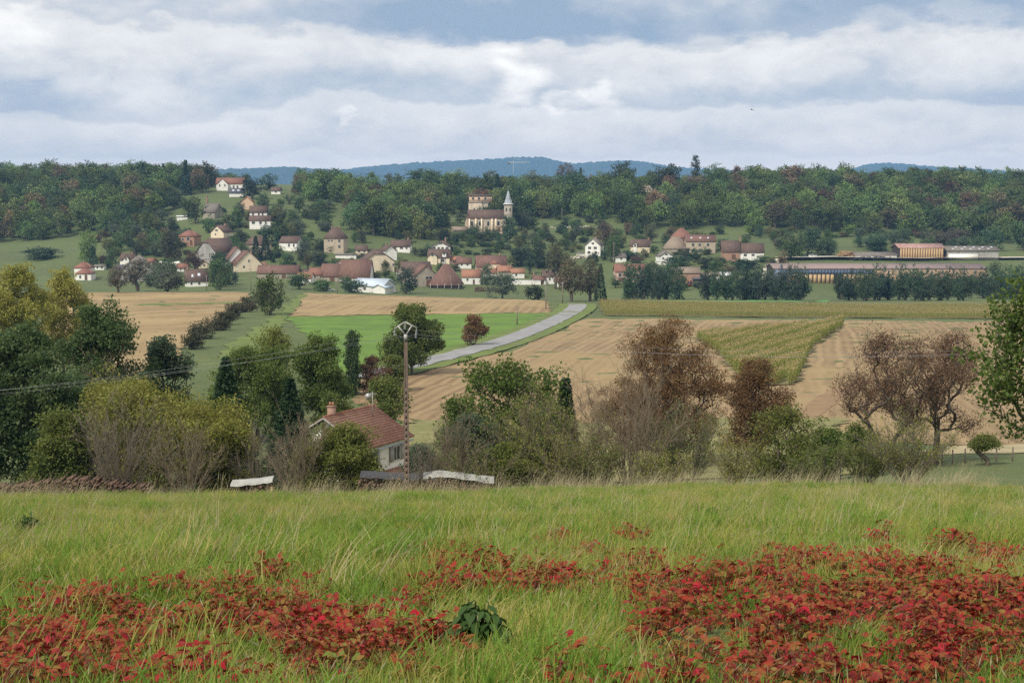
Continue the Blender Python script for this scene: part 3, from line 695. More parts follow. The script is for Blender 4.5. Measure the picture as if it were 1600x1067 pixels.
house('white hall with pale blue sheet roof at the field edge', 584, 456, [V(a=(0, 0, 54, 13, 11, 10, 'gx', 'white', 'blue'), wins=[(-20, 6, 8, 4), (-4, 6, 4, 4)]), V(a=(22, -4, 22, 8, 9, 5, 'gy', 'white', 'blue'))], -20, 'hall', 'hall')
house('white bungalow with brown roof above the cream clipped gable house', 627, 392, [V(a=(0, 0, 30, 8, 8, 9, 'gx', 'white', 'brown'), wins=[(-8, 5, 4, 4), (2, 5, 5, 4), (10, 5, 3, 4)], chims=[(11, 0, 18, 5)])], -4)
house('narrow gabled house with brown roof behind the cream clipped gable', 606, 404, [V(a=(0, 0, 20, 9, 13, 8, 'gy', 'white', 'brown'), chims=[(0, 2, 21, 5)])], 26)
house('white chalet with wide low gable and row of dark windows', 690, 391, [V(a=(0, 0, 30, 9, 7, 8, 'gy', 'white', 'brown'), wins=[(-10, 4, 5, 3), (-3, 4, 4, 3), (3, 4, 4, 3), (10, 4, 5, 3), (0, 10.5, 5, 2)], chims=[(6, 1, 16, 7)], o=.9)], -4)
house('cream house with two dormers and lean-to below the white chalet', 687, 411, [V(a=(0, 0, 34, 9, 10, 12, 'gx', 'cream', 'brown'), wins=[(-9, 5, 4, 5), (6, 5, 6, 6)]), V(a=(-9, -3.2, 14, 4, 12, 5, 'gy', 'cream', 'brown'), wins=[(0, 13, 4, 4)]), V(a=(9, -3, 6, 3, 17, 2, 'gy', 'white', 'brown'), wins=[(0, 15, 3, 4)]), V(a=(25, 1, 18, 7, 6, 5, 'gx', 'pink', 'orange'), doors=[(0, 6, 5)])], -5)
house('stone barn with dark red roof and timber gable beside hipped barn', 661, 446, [V(a=(0, 0, 34, 14, 18, 15, 'gy', 'stone', 'rust'), wins=[(4, 13, 12, 4)], doors=[(5, 10, 10)]), V(a=(0, 17, 46, 9, 24, 11, 'gx', 'stone', 'brown'))], 16, 'barn', 'barn')
hb, s_, g_ = house('big open fronted barn with tall steep hipped roof', 697, 449, [V(a=(0, 0, 48, 15, 7, 29, 'hip', 'dark', 'rust'), o=.7)], -2, 'barn', 'barn')  # closed near-black walls paint the shade of the open interior
for k in range(5):
    b = MB(); b.box(-.16, .16, -.16, .16, -1.5, 7*s_); obj('post', b.mesh('post', [WALLS['grey']]), hb, ((-22 + 11*k)*s_, -7.9, 0))
house('white house with orange red roof right of the hipped barn', 736, 443, [V(a=(0, 0, 28, 8, 12, 10, 'gx', 'white', 'orange'), wins=[(-6, 7, 3, 4)], doors=[(4, 3, 7)]), V(a=(14, 2, 10, 6, 18, 3, 'gx', 'cream', 'red'))], 3)
house('farmhouse with broad dark red roof and cream front gable', 767, 428, [V(a=(0, 0, 46, 10, 13, 16, 'gx', 'beige', 'rust'), chims=[(14, 0, 30, 5)]), V(a=(4, -5, 30, 6, 11, 12, 'half', 'cream', 'red'), clip=.5, wins=[(-5, 6, 3, 4), (6, 6, 3, 4)]), V(a=(-6, -9, 36, 5, 4, 6, 'gx', 'white', 'orange'))], 6)
house('small white house with orange roofs in two steps', 799, 434, [V(a=(-10, 2, 22, 8, 11, 8, 'gx', 'stone', 'orange')), V(a=(9, 0, 20, 7, 9, 6, 'gx', 'white', 'orange'), wins=[(-3, 5, 3, 4)], rw=[(0, 4, 1.4, 1.8)], chims=[(-10, 0, 17, 7)])], 8)
house('pair of brown roofed cottages behind the white garden wall', 850, 443, [V(a=(-8, 0, 18, 7, 7, 6, 'gx', 'white', 'rust'), doors=[(4, 5, 6)], chims=[(-8, 0, 15, 6)]), V(a=(8, 2, 18, 8, 12, 9, 'gx', 'white', 'brown'), wins=[(0, 7, 3, 4)])], 6)
house('white gabled house with dark windows standing above the alders', 929, 398, [V(a=(0, 0, 24, 9, 16, 10, 'gy', 'white', 'grey'), wins=[(-6, 4, 5, 4), (5, 4, 4, 4), (-5, 11, 5, 4), (4, 11, 5, 4), (0, 18, 4, 3)], chims=[(1, 2, 26, 4)]), V(a=(-20, 2, 18, 6, 3, .5, 'flat', 'white', 'grey'))], -16)
house('cream house with brown roof and small white dormer among shrubs', 1000, 395, [V(a=(0, 0, 29, 8, 11, 10, 'gx', 'cream', 'brown'), wins=[(-9, 5, 3, 5), (5, 5, 3, 4)], chims=[(13, 0, 21, 4)]), V(a=(-8, -2.8, 6, 3, 15, 3, 'gy', 'white', 'brown'), wins=[(0, 12, 3, 4)])], -4)
house('small bright white house with grey gable behind the dark alders', 1038, 412, [V(a=(0, 0, 22, 8, 13, 7, 'gy', 'white', 'grey'), wins=[(0, 15, 4, 3), (-5, 9, 3, 3), (-5, 3, 6, 2)])], 8)
house('pinkish house with orange red roof left of the alders', 983, 440, [V(a=(0, 0, 46, 9, 17, 11, 'gx', 'pink', 'red'), wins=[(-16, 11, 5, 6), (-4, 11, 4, 6)], doors=[(-14, 8, 7)]), V(a=(8, -3, 16, 4, 16, 7, 'gy', 'pink', 'red'))], 2)
house('large beige farmhouse with rows of dark windows and pyramid roof', 1080, 395, [V(a=(13, 0, 45, 10, 19, 9, 'gx', 'beige', 'rust'), wins=[(x, z, 4, 5) for x in (-12, -2, 11) for z in (4, 13)], skys=[(x, .5, 2.5, 3) for x in (-14, 0, 12)]), V(a=(-24, 1, 38, 12, 8, 17, 'hip', 'stone', 'tan'), doors=[(4, 5, 8)], wins=[(12, 6, 4, 6)]), V(a=(-11, 12, 32, 12, 24, 14, 'hip', 'brick', 'red'))], 0, 'farmhouse', 'farmhouse')
house('joined barn and white cottage with dark roofs and tall chimney', 1156, 405, [V(a=(-15, 0, 27, 10, 13, 16, 'gx', 'brick', 'brown'), doors=[(4, 6, 8)]), V(a=(17, 0, 37, 9, 12, 13, 'gx', 'white', 'brown'), wins=[(-10, 7, 5, 4), (2, 7, 5, 3)], chims=[(-17, 0, 30, 10)])], -4, 'farmhouse', 'farmhouse')
house('old farm sheds with brown, pink and white sheet roofs', 1080, 443, [V(a=(-10, 0, 44, 10, 18, 8, 'gx', 'brick', 'tan')), V(a=(26, 2, 36, 9, 14, 3, 'flat', 'white', 'tan')), V(a=(48, 3, 28, 8, 13, 4, 'flat', 'beige', 'white')), V(a=(18, -6, 34, 5, 9, 3, 'flat', 'dark', 'slate'))], -3, 'shed', 'farm_shed')
house('white chalet with dark roof at the hilltop field edge', 573, 305, [V(a=(0, 0, 27, 8, 7, 7, 'gx', 'white', 'slate'), wins=[(-2, 4, 5, 4), (5, 4, 3, 4)]), V(a=(9, -3, 10, 5, 9, 5, 'gy', 'white', 'brown'), wins=[(0, 6, 3, 4)])], 0)
house('white bungalow with dark hipped roof half hidden at hilltop', 633, 308, [V(a=(0, 0, 32, 8, 7, 6, 'hip', 'white', 'slate'), wins=[(-8, 4, 3, 4), (-1, 4, 3, 4), (5, 4, 3, 4)])], 0)
house('low house with pale grey roof next to hilltop bungalow', 615, 304, [V(a=(0, 6, 26, 8, 6, 7, 'hip', 'grey', 'grey'))], 0)
house('house with steep tan pyramid roof above the wood', 1008, 314, [V(a=(0, 0, 38, 14, 6, 18, 'hip', 'beige', 'tan'), chims=[(15, 0, 14, 10)], wins=[(-1, 3, 3, 4)]), V(a=(26, 2, 16, 6, 7, 4, 'gx', 'white', 'tan'))], 0)
house('house with pinkish red gable beside the tall poplar', 1098, 290, [V(a=(0, 0, 13, 8, 8, 9, 'gy', 'pink', 'red'))], 10)
house('small white house glimpsed between hilltop trees behind the church', 786, 303, [V(a=(0, 0, 20, 7, 8, 5, 'gx', 'white', 'brown'), wins=[(4, 4, 3, 3)])], 0)
house('white cottage at the edge of the green hilltop field', 432, 303, [V(a=(0, 0, 14, 6, 5, 5, 'gx', 'white', 'brown'), wins=[(0, 3, 3, 3)])], 0)
house('white garden wall running along the village edge', 822, 445, [V(a=(0, 0, 46, .5, 6, 1, 'flat', 'white', 'white'), o=.1)], 0, 'wall', 'garden_wall')
house('small white house with red roof right of the polytunnel', 286, 424, [V(a=(0, 0, 16, 6, 7, 6, 'gx', 'white', 'red'), wins=[(-3, 4, 2.5, 3), (3, 4, 2.5, 3)], chims=[(6, 0, 14, 4)])], 10)
house('cream cottage with orange roof below the brick house', 318, 418, [V(a=(0, 0, 15, 6, 6, 6, 'gy', 'cream', 'orange'), wins=[(0, 4, 3, 3)])], 18)
house('white house with orange roof half hidden left of the red barns', 478, 442, [V(a=(0, 0, 22, 7, 9, 8, 'gx', 'white', 'orange'), wins=[(-5, 5, 3, 4), (4, 5, 3, 4)])], -6)
house('narrow white gable between the white hall and stone barn', 628, 432, [V(a=(0, 0, 16, 8, 9, 9, 'gy', 'white', 'rust'), wins=[(0, 6, 3, 4)], chims=[(2, 1, 17, 4)])], 10)
house('white cottage with rusty roof behind the hipped barn', 725, 418, [V(a=(0, 0, 22, 7, 8, 8, 'gx', 'white', 'rust'), wins=[(-4, 5, 3, 3), (5, 5, 3, 3)])], 4)
house('low white house behind the thin tree by the road crest', 880, 447, [V(a=(0, 0, 26, 7, 8, 7, 'gx', 'white', 'rust'), wins=[(-6, 4, 3, 3), (4, 4, 3, 3)])], -6)
house('small cream house under the wooded bank left of the barns', 565, 398, [V(a=(0, 0, 18, 7, 8, 7, 'gx', 'cream', 'brown'), wins=[(-4, 5, 3, 3), (4, 5, 3, 3)])], 8)
house('white house with grey roof between shrubs above the pinkish house', 968, 408, [V(a=(0, 0, 16, 7, 7, 6, 'gx', 'white', 'grey'), wins=[(0, 4, 3, 3)])], 10)
# polytunnel
g = G(266, 414, 420); s = g[1]/F; b = MB(); w = 31*s; h = 6*s
for k in range(8):
    a0, a1 = math.pi*k/8, math.pi*(k+1)/8
    b.poly([(-w/2, -3*math.cos(a0), h*math.sin(a0)), (-w/2, -3*math.cos(a1), h*math.sin(a1)), (w/2, -3*math.cos(a1), h*math.sin(a1)), (w/2, -3*math.cos(a0), h*math.sin(a0))])
for sx in (-1, 1): b.poly([(sx*w/2, -3*math.cos(math.pi*k/8), h*math.sin(math.pi*k/8)) for k in range(9)])
r = thing('polytunnel', 'long low white polytunnel in the village gardens', 'greenhouse', g); obj('cover', b.mesh('cover', [WALLS['white']]), r)
b = MB()
for k in range(7): x = -w/2 + w*k/6; [b.tube((x, -3.03*math.cos(math.pi*j/8), 1.01*h*math.sin(math.pi*j/8)), (x, -3.03*math.cos(math.pi*(j+1)/8), 1.01*h*math.sin(math.pi*(j+1)/8)), .04, n=4) for j in range(8)]
obj('hoop', b.mesh('hoop', [METAL]), r)

HL += [(765, 362, 'stone village church'), (1290, 440, 'long low hall with blue cladding'), (1480, 440, 'wooden end of the long hall'), (1436, 404, 'open timber store'), (1515, 404, 'pale metal hall'), (1360, 404, 'low grey shed')]
HB += [(725, 805, 300, 362), (1205, 1540, 402, 438), (1395, 1560, 380, 404), (1195, 1400, 396, 406)]
# church
g = G(765, 362, 420); s = g[1]/F
ch = thing('church', 'stone village church with brown roof and round topped spire tower', 'church', g)
vol(ch, s, -4, 0, 58, 9, 22, 12, 'gx', 'beige', 'brown', o=.5)
vol(ch, s, -34, 0, 8, 7, 20, 9, 'gy', 'beige', 'brown', vyaw=math.pi/2*0)
ARCH = MB()
ARCH.poly([(-.5, -.5, -.5), (.5, -.5, -.5), (.5, -.5, .2), (.35, -.5, .4), (0, -.5, .5), (-.35, -.5, .4), (-.5, -.5, .2)]); ARCH.box(-.62, .62, -.42, .4, -.56, .56, 1); arch = ARCH.mesh('arched_window', [GLASS, FRAME])
for x in (-27, -15, -2, 14):
    o = obj('arched_window', arch, ch, (x*s, -4.55, 13*s)); o.scale = (3.2*s, .2, 7*s)
for x in (-31, -21, -12, 4, 10):
    b = MB(); b.box(-.4, .4, -.5, .5, -2, 19*s); b.poly([(-.4, -.5, 19*s), (.4, -.5, 19*s), (.4, .5, 21*s), (-.4, .5, 21*s)]); obj('buttress', b.mesh('buttress', [WALLS['cream']]), ch, (x*s, -4.9, 0))
vol(ch, s, 15, -5.5, 10, 3, 8, 2, 'flat', 'peach', 'tan', doors=[(0, 4, 6)])
b = MB(); tw = 6.4*s; th = 42*s
for k in range(4):
    pass
b.box(-tw, tw, -tw, tw, -3, th); b.box(-tw*1.03, tw*1.03, -tw*1.03, tw*1.03, th*.62, th*.64)
tower = obj('tower', b.mesh('tower', [WALLS['stone']]), ch, (29*s, -1.0, 0))
b = MB(); b.box(-tw*1.22, tw*1.22, -tw*1.22, tw*1.22, 0, 1.2*s); obj('cornice', b.mesh('cornice', [WALLS['white']]), tower, (0, 0, th))
b = MB(); n = 8
for k in range(n):
    a0, a1 = 2*math.pi*(k+.5)/n, 2*math.pi*(k+1.5)/n
    pts = [(tw*1.0, 1.2*s), (tw*.72, 7*s), (.05, 23*s)]
    for (r0, z0), (r1, z1) in zip(pts, pts[1:]):
        b.poly([(r0*math.cos(a0), r0*math.sin(a0), z0), (r0*math.cos(a1), r0*math.sin(a1), z0), (r1*math.cos(a1), r1*math.sin(a1), z1), (r1*math.cos(a0), r1*math.sin(a0), z1)])
sp = obj('spire', b.mesh('spire', [METAL]), tower, (0, 0, th))
b = MB()
for k in range(n):
    a = 2*math.pi*(k+.5)/n; b.tube((tw*math.cos(a), tw*math.sin(a), 1.2*s), (tw*.72*math.cos(a), tw*.72*math.sin(a), 7*s), .09, n=4); b.tube((tw*.72*math.cos(a), tw*.72*math.sin(a), 7*s), (0, 0, 23*s), .09, .04, n=4)
obj('rib', b.mesh('rib', [WALLS['white']]), sp)
b = MB(); b.box(-.06, .06, -.06, .06, 22.5*s, 28*s); b.box(-.6, .6, -.06, .06, 26*s, 26.4*s); obj('cross', b.mesh('cross', [METAL]), sp)
for sx in (-.45, .45):
    o = obj('belfry_window', arch, tower, (sx*tw, -tw - .02, th*.82)); o.scale = (2*s, .2, 6*s)
# keep behind the church
g = at(748, G(765, 362, 420)[1] + 26); s = g[1]/F
k = thing('old_keep', 'massive pale square keep with orange upper storey behind the church', 'tower', g)
z = lambda row: (pix(748, row, g[1])[2] - g[2])
b = MB(); b.box(-15*s, 15*s, -5, 5, -3, z(317)); b.poly([(-18*s, -5.6, -3), (-15*s, -5.02, -3), (-15*s, -5.02, z(328)), (-15.6*s, -5.1, z(330))]); obj('wall', b.mesh('wall', [WALLS['beige']]), k)
b = MB(); b.box(-16*s, 17*s, -5.2, 5.2, z(317), z(316)); obj('string_course', b.mesh('string_course', [WALLS['grey']]), k)
b = MB(); b.box(-14*s, 21*s, -4.6, 4.6, z(316), z(306)); obj('upper_storey', b.mesh('upper_storey', [WALLS['peach']]), k)
b = MB(); b.box(-15*s, 22*s, -5.3, 5.3, z(306), z(304.5)); obj('roof', b.mesh('roof', [ROOFS['grey']]), k)
for x in (-8, 1, 11):
    o = obj('window', WIN, k, (x*s, -4.62, (z(312)+z(309))/2)); o.scale = (4*s, .16, 4*s)
for x, rr in ((-6, 327), (5, 335)):
    o = obj('window', WIN, k, (x*s, -5.02, z(rr))); o.scale = (2.5*s, .16, 4*s)

# timber works: long hall, timber store, pale hall, low shed
def shed_hall(name, label, x0, x1, row, d, wh, rh, wall, roof, sky=0, back=0.0):
    g = G((x0+x1)/2, row, 420); g = at((x0+x1)/2, g[1] + back); s = g[1]/F
    r = thing(name, label, 'hall', g); vol(r, s, 0, d/2, x1-x0, d, wh, rh, 'gx', wall, roof, o=.6, skys=[((i+.5)/sky*(x1-x0)*.86-(x1-x0)*.4, .35 + .35*(i % 2), 3.2, 3) for i in range(sky)])
    return r, s
BLUE = plain('blue_cladding', (.13, .16, .235), (.10, .125, .19), .8, .5, stain=(.2, .22, .28)); WOODB = plain('sawn_timber', (.52, .36, .20), (.42, .28, .15), 1.2)
WBRICK = plain('wood_cladding', (.47, .33, .22), (.40, .27, .18), .8, stain=(.33, .23, .16))
r, s = shed_hall('long_hall', 'very long low hall with blue cladding and timber bays', 1207, 1538, 444, 20, 25, 6.5, 'dark', 'shed')
X0 = -165.5*s
for i in range(27):
    b = MB(); wd = 134*s/27; b.box(.03, wd-.03, -.12, .1, 0, 9*s); b.box(wd*.45, wd*.55, -.17, -.12, 0, 9*s); obj('cladding_panel', b.mesh('cladding_panel', [BLUE]), r, (X0 + 20*s + i*wd, -.12, 15*s))
for i in range(20):
    if i in (11, 12): continue
    b = MB(); wd = 134*s/20; b.box(.18*wd, wd*.9, -.25, .1, 0, 14.5*s); obj('timber_bay', b.mesh('timber_bay', [WOODB]), r, (X0 + 20*s + i*wd, -.14, .2))
b = MB(); b.box(0, 178*s, -.2, .05, 0, 24*s); obj('wood_wall', b.mesh('wood_wall', [WBRICK]), r, (X0 + 155*s, -.08, .1))
for i in range(9):
    o = obj('window', WIN, r, (X0 + (178 + i*17)*s, -.34, 18.5*s)); o.scale = (2.4*s, .16, 8*s)
b = MB(); b.box(-.5, .5, -.5, .5, 0, 1); dk = b.mesh('gateway', [WALLS['dark']])  # dark slab on the wall, painting the shade of a door opening
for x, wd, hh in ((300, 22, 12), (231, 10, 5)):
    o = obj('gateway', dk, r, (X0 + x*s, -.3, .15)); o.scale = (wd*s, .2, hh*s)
b = MB(); b.box(0, 19*s, -.3, .1, 0, 24*s); b.box(9*s, 11*s, -.9, -.3, 0, 32*s); obj('end_bay', b.mesh('end_bay', [BLUE]), r, (X0, -.1, .1))
r, s = shed_hall('timber_store', 'open timber store with upright planks and rusty red roof', 1401, 1471, 406, 14, 19, 6, 'dark', 'rose')
for i in range(17):
    b = MB(); wd = 68*s/17; b.box(.12*wd, wd*.86, -.35, .05, 0, 17.5*s); obj('plank_stack', b.mesh('plank_stack', [WOODB]), r, (-34*s + i*wd, -.1, .1))
r, s = shed_hall('pale_hall', 'pale metal hall with two rows of skylights', 1475, 1556, 406, 14, 15, 6, 'grey', 'grey', 10)
b = MB(); b.box(-38*s, 8*s, -.6, -.1, 0, 9*s); obj('white_tarpaulin', b.mesh('white_tarpaulin', [WALLS['white']]), r)
shed_hall('low_shed', 'low grey shed beside the timber store', 1333, 1398, 405, 8, 7, 4, 'white', 'grey')
# ------------------------------------------------------------------ village things: wall of stones, log stacks, tractor, car, poles, crane, bird
def lumpy_heap(name, label, cat, px, py, wpx, hm, dm, mat, n=120, rs=.45):
    g = G(px, py, 60); s = g[1]/F; rg = np.random.default_rng(int(px)); b = MB(); w = wpx*s
    for i in range(n):
        x = rg.uniform(-w/2, w/2); y = rg.uniform(-dm/2, dm/2); z = rg.uniform(0, hm)*(1-abs(2*x/w)**3*.6); q = rs*rg.uniform(.5, 1.2)
        b.tube((x-q*.6, y, z), (x+q*.6, y+rg.normal(0, q*.3), z+rg.normal(0, q*.3)), q*.55, q*.4, 5)
    o = tag(obj(name, b.mesh(name, [mat]), None, g), label, cat); return o
PALE = plain('limestone', (.6, .55, .46), (.45, .41, .34), 1.5); LOGM = plain('log_ends', (.19, .11, .08), (.06, .04, .032), 9, stain=(.26, .18, .13)); BLACKT = plain('black_tarpaulin', (.03, .03, .035), (.05, .05, .055), 1, .5)
WTARP = plain('white_sheet', (.44, .44, .41), (.27, .27, .25), 1.8, .6); REDM = plain('red_paint', (.45, .04, .03), (.35, .04, .03), 2, .4); TYRE = plain('tyre', (.03, .03, .03)); CARW = plain('white_paint', (.7, .7, .7), (.66, .66, .66), 1, .3)
lumpy_heap('stone_wall', 'low pale dry stone wall crossing the slope below the wood', 'wall', 905, 357, 90, 1.2, 1.2, PALE, 160, .7)
lumpy_heap('rubble_heap', 'pale rubble heap below the white gabled house', 'heap', 905, 404, 26, 1.6, 3, PALE, 60, .8)
lumpy_heap('spoil_heap', 'brown earth heap beside the low grey shed', 'heap', 1322, 403, 24, 3.2, 4, SOIL, 90, 1.6)
lumpy_heap('silage_clamp', 'long black covered heap in front of the low shed', 'heap', 1362, 406.5, 70, 1.4, 4, BLACKT, 140, 1.2)
house('low stone outbuilding roof left of the church', 718, 362, [V(a=(0, 0, 24, 6, 3, 5, 'gx', 'stone', 'tan'))], 24, 'shed', 'shed')
def log_stack(label, px, Y, wpx, hm, rows_end=.11, tarp=None, dm=1.0, yaw=0):
    g = at(px, Y); w = wpx*Y/F; rg = np.random.default_rng(int(px)); b = MB(); r = rows_end
    r_ = thing('log_stack', label, 'log stack', g, yaw)
    nx = int(w/(2*r)); nz = int(hm/(1.8*r))
    zg = lambda x: hz(g[0]+x*math.cos(yaw), Y+x*math.sin(yaw)) - g[2]
    for i in range(nx):
        top = hm*(1 - .25*abs(math.sin(i*.05+px)) - .1*rg.uniform())
        for k in range(nz):
            z = r + k*1.8*r
            if z > top: break
            x = -w/2 + (i+.5*(k % 2))*2*r + rg.normal(0, .035); q = r*rg.uniform(.55, 1.2); y = rg.normal(0, .1); z += rg.normal(0, .03)
            zz = z + zg(x)
            b.tube((x, -dm/2+y, zz), (x, dm/2+y, zz), q, n=6)
    lo = obj('logs', b.mesh('logs', [LOGM]), r_); lo['kind'] = 'stuff'
    if tarp is not None:
        b = MB(); n = 14
        P_ = []
        for i in range(n+1):
            x = -w/2 + w*i/n; z = hm*(1 - .25*abs(math.sin((x+w/2)/(2*r)*.05+px))) + zg(x) + .03 + .03*rg.uniform()
            P_.append([(x, -dm/2-.14, z-.12-.07*rg.uniform()), (x, -dm/2-.06, z), (x, 0, z+.1), (x, dm/2+.1, z), (x, dm/2+.14, z-.3)])
        for i in range(n):
            for j in range(4): b.poly([P_[i][j], P_[i+1][j], P_[i+1][j+1], P_[i][j+1]])
        obj('tarpaulin', b.mesh('tarpaulin', [tarp]), r_)
    return r_
log_stack('long reddish brown log stack along the left end of the meadow', 70, 77.5, 330, 1.45, .085)
log_stack('log stack under a white sheet left of the white walled house', 392, 77.5, 66, 1.3, .085, WTARP)
log_stack('dark covered log stack behind the concrete pole', 622, 77.5, 120, 1.45, .085, BLACKT)
log_stack('log stack with white sheet right of the concrete pole', 716, 77.5, 112, 1.3, .085, WTARP)
log_stack('large stack of grey sawn logs on the green below the hipped barn', 764, G(764, 456, 420)[1], 44, 2.6, .3, None, 3)
# tractor
def wheel(b, x, y, z, r, w): b.tube((x, y-w/2, z), (x, y+w/2, z), r, n=14); b.tube((x, y-w/2-.02, z), (x, y+w/2+.02, z), r*.5, n=10, m=1)
g = G(1079, 448, 420)
tr = thing('tractor', 'red tractor parked by the old farm sheds', 'tractor', g, .3)
b = MB(); b.box(.2, 2.2, -.45, .45, .8, 1.6); b.box(-1.4, .4, -.7, .7, .9, 1.5); obj('body', b.mesh('body', [REDM]), tr)
b = MB(); b.box(-1.2, .3, -.7, .7, 1.5, 2.5); cb = obj('cab', b.mesh('cab', [GLASS]), tr)
b = MB(); b.box(-1.35, .45, -.8, .8, 2.5, 2.65); obj('cab_roof', b.mesh('cab_roof', [REDM]), cb)
for x, y, r in ((-1, -.9, .85), (-1, .9, .85), (1.8, -.7, .5), (1.8, .7, .5)):
    b = MB(); wheel(b, 0, 0, 0, r, .4); obj('wheel', b.mesh('wheel', [TYRE, REDM]), tr, (x, y, r))
def car(label, px, py, mat, rz):
    g = G(px, py, 420); c = thing('parked_car', label, 'car', g, rz)
    b = MB(); b.poly([(-2.1, -.85, .3), (2.1, -.85, .3), (2.1, -.85, .8), (1.1, -.85, .95), (-2.1, -.85, .95)]); b.poly([(-2.1, .85, .3), (-2.1, .85, .95), (1.1, .85, .95), (2.1, .85, .8), (2.1, .85, .3)])
    pr = [(-2.1, .3), (-2.1, .95), (1.1, .95), (2.1, .8), (2.1, .3)]
    for (x0, z0), (x1, z1) in zip(pr, pr[1:]): b.poly([(x0, -.85, z0), (x0, .85, z0), (x1, .85, z1), (x1, -.85, z1)])
    obj('body', b.mesh('body', [mat]), c)
    b = MB(); lo = [(-2, .95), (-1.6, 1.42), (.1, 1.42), (.95, .95)]
    b.poly([(x, -.8, z) for x, z in lo]); b.poly([(x, .8, z) for x, z in lo][::-1])
    for (x0, z0), (x1, z1) in zip(lo, lo[1:]): b.poly([(x0, -.8, z0), (x0, .8, z0), (x1, .8, z1), (x1, -.8, z1)])
    cb = obj('cabin', b.mesh('cabin', [GLASS]), c)
    b = MB(); b.box(-1.62, .12, -.78, .78, 1.42, 1.47); obj('car_roof', b.mesh('car_roof', [mat]), cb)
    for x in (-1.35, 1.35):
        for y in (-.8, .8):
            b = MB(); wheel(b, 0, 0, 0, .32, .2); obj('wheel', b.mesh('wheel', [TYRE, METAL]), c, (x, y, .32))
car('white car parked at the field edge below the red barns', 515, 455, CARW, .2)
car('white car parked among vehicles in the gravel yard', 1243, 401.5, CARW, .1)
car('white car standing right of another in the gravel yard', 1270, 401.5, CARW, .5)
car('pale blue car parked nearest the pale gravel track bend', 1259, 404, plain('pale_blue_paint', (.35, .5, .52), None, 1, .3), 0)
# power line
CONC = plain('pole_concrete', (.19, .14, .11), (.135, .10, .08), 2.2, .9, .2, stain=(.10, .078, .065)); STEEL = plain('galvanised_steel', (.42, .42, .41), (.34, .34, .33), 4, .45, metal=.3)
PORC = plain('insulator_glass', (.35, .37, .36), None, 1, .2); WIREM = plain('wire', (.42, .42, .43), (.36, .36, .37), 1, .5)
g = at(634, 76); ztop = pix(634, 523, 76)[2] - g[2]
pole = thing('power_pole', 'tall brown concrete power pole with ladder recesses in front of the house', 'power pole', g)
b = MB(); n = 26
for sx in (-1, 1):
    for i in range(n):
        z0 = -1 + (ztop+1)*i/n; z1 = -1 + (ztop+1)*(i+1)/n; w0 = .155 - .065*i/n; w1 = .155 - .065*(i+1)/n
        for (xa, xb) in ((w0*.42, w0),):
            b.poly([(sx*xa, -w0*.8, z0), (sx*xb, -w0*.8, z0), (sx*w1, -w1*.8, z1), (sx*w1*.42, -w1*.8, z1)] if sx > 0 else [(sx*xb, -w0*.8, z0), (sx*xa, -w0*.8, z0), (sx*w1*.42, -w1*.8, z1), (sx*w1, -w1*.8, z1)])
            b.poly([(sx*xb, -w0*.8, z0), (sx*xb, w0*.8, z0), (sx*w1, w1*.8, z1), (sx*w1, -w1*.8, z1)])
            b.poly([(sx*xa, -w0*.8, z0), (sx*xa, w0*.1, z0), (sx*w1*.42, w1*.1, z1), (sx*w1*.42, -w1*.8, z1)])
    b.poly([(sx*.155, .124, -1), (0, .124, -1), (0, .072, ztop), (sx*.09, .072, ztop)])
b.box(-.07, .07, -.05, .06, -1, ztop-.1); obj('shaft', b.mesh('shaft', [CONC]), pole)
for i in range(17):
    z = .35 + i*(ztop-3.2)/17; w = .155 - .065*z/ztop
    b = MB(); b.box(-w*.44, w*.44, -w*.76, -.045, z, z+.26); obj('rung', b.mesh('rung', [CONC]), pole)
b = MB(); ax = .64
b.tube((0, -.05, ztop-.05), (-.42, -.05, ztop+.50), .04, n=6); b.tube((0, -.05, ztop-.05), (.34, -.05, ztop+.50), .04, n=6)
b.tube((-ax, -.05, ztop+.30), (-.03, -.05, ztop+.70), .04, n=6); b.tube((-.03, -.05, ztop+.70), (ax, -.05, ztop+.36), .04, n=6)
b.tube((0, -.05, ztop-.3), (0, -.05, ztop+.02), .1, n=8)
obj('crossarm', b.mesh('crossarm', [STEEL]), pole)
INS = []
for x, z in ((-.6, .16), (-.03, .52), (.58, .22), (.55, .02)):
    b = MB()
    for k in range(3): b.tube((x, -.05, ztop+z-.08*k), (x, -.05, ztop+z-.08*k-.05), .07, .04, 8)
    b.tube((x, -.05, ztop+z+.12), (x, -.05, ztop+z-.2), .02, n=4)
    obj('insulator', b.mesh('insulator', [PORC]), pole); INS.append(Vector((g[0]+x, g[1]-.05, g[2]+ztop+z-.2)))
def wire(label, p, q, sag, r=.0055):
    b = MB(); n = 40; pts = [Vector(p).lerp(Vector(q), i/n) - Vector((0, 0, sag*4*(i/n)*(1-i/n))) for i in range(n+1)]
    for i in range(n): b.tube(pts[i], pts[i+1], r, n=4, caps=False)
    tag(obj('power_line', b.mesh('power_line', [WIREM])), label, 'power line')
wn = ['lowest', 'middle', 'upper']
for i, (ins, r0, r1) in enumerate(((INS[0], 616, 549), (INS[1], 610, 545), (INS[2], 608, 551))):
    wire('%s overhead wire running left from the concrete pole' % wn[i], ins, pix(-150, r0 + 14, 60), .35)
    wire('%s overhead wire running right from the concrete pole' % wn[i], ins, pix(1760, r1 - 14, 92 - i), 1.05)
WOODP = plain('pole_wood', (.24, .19, .15), (.17, .135, .11), 2)
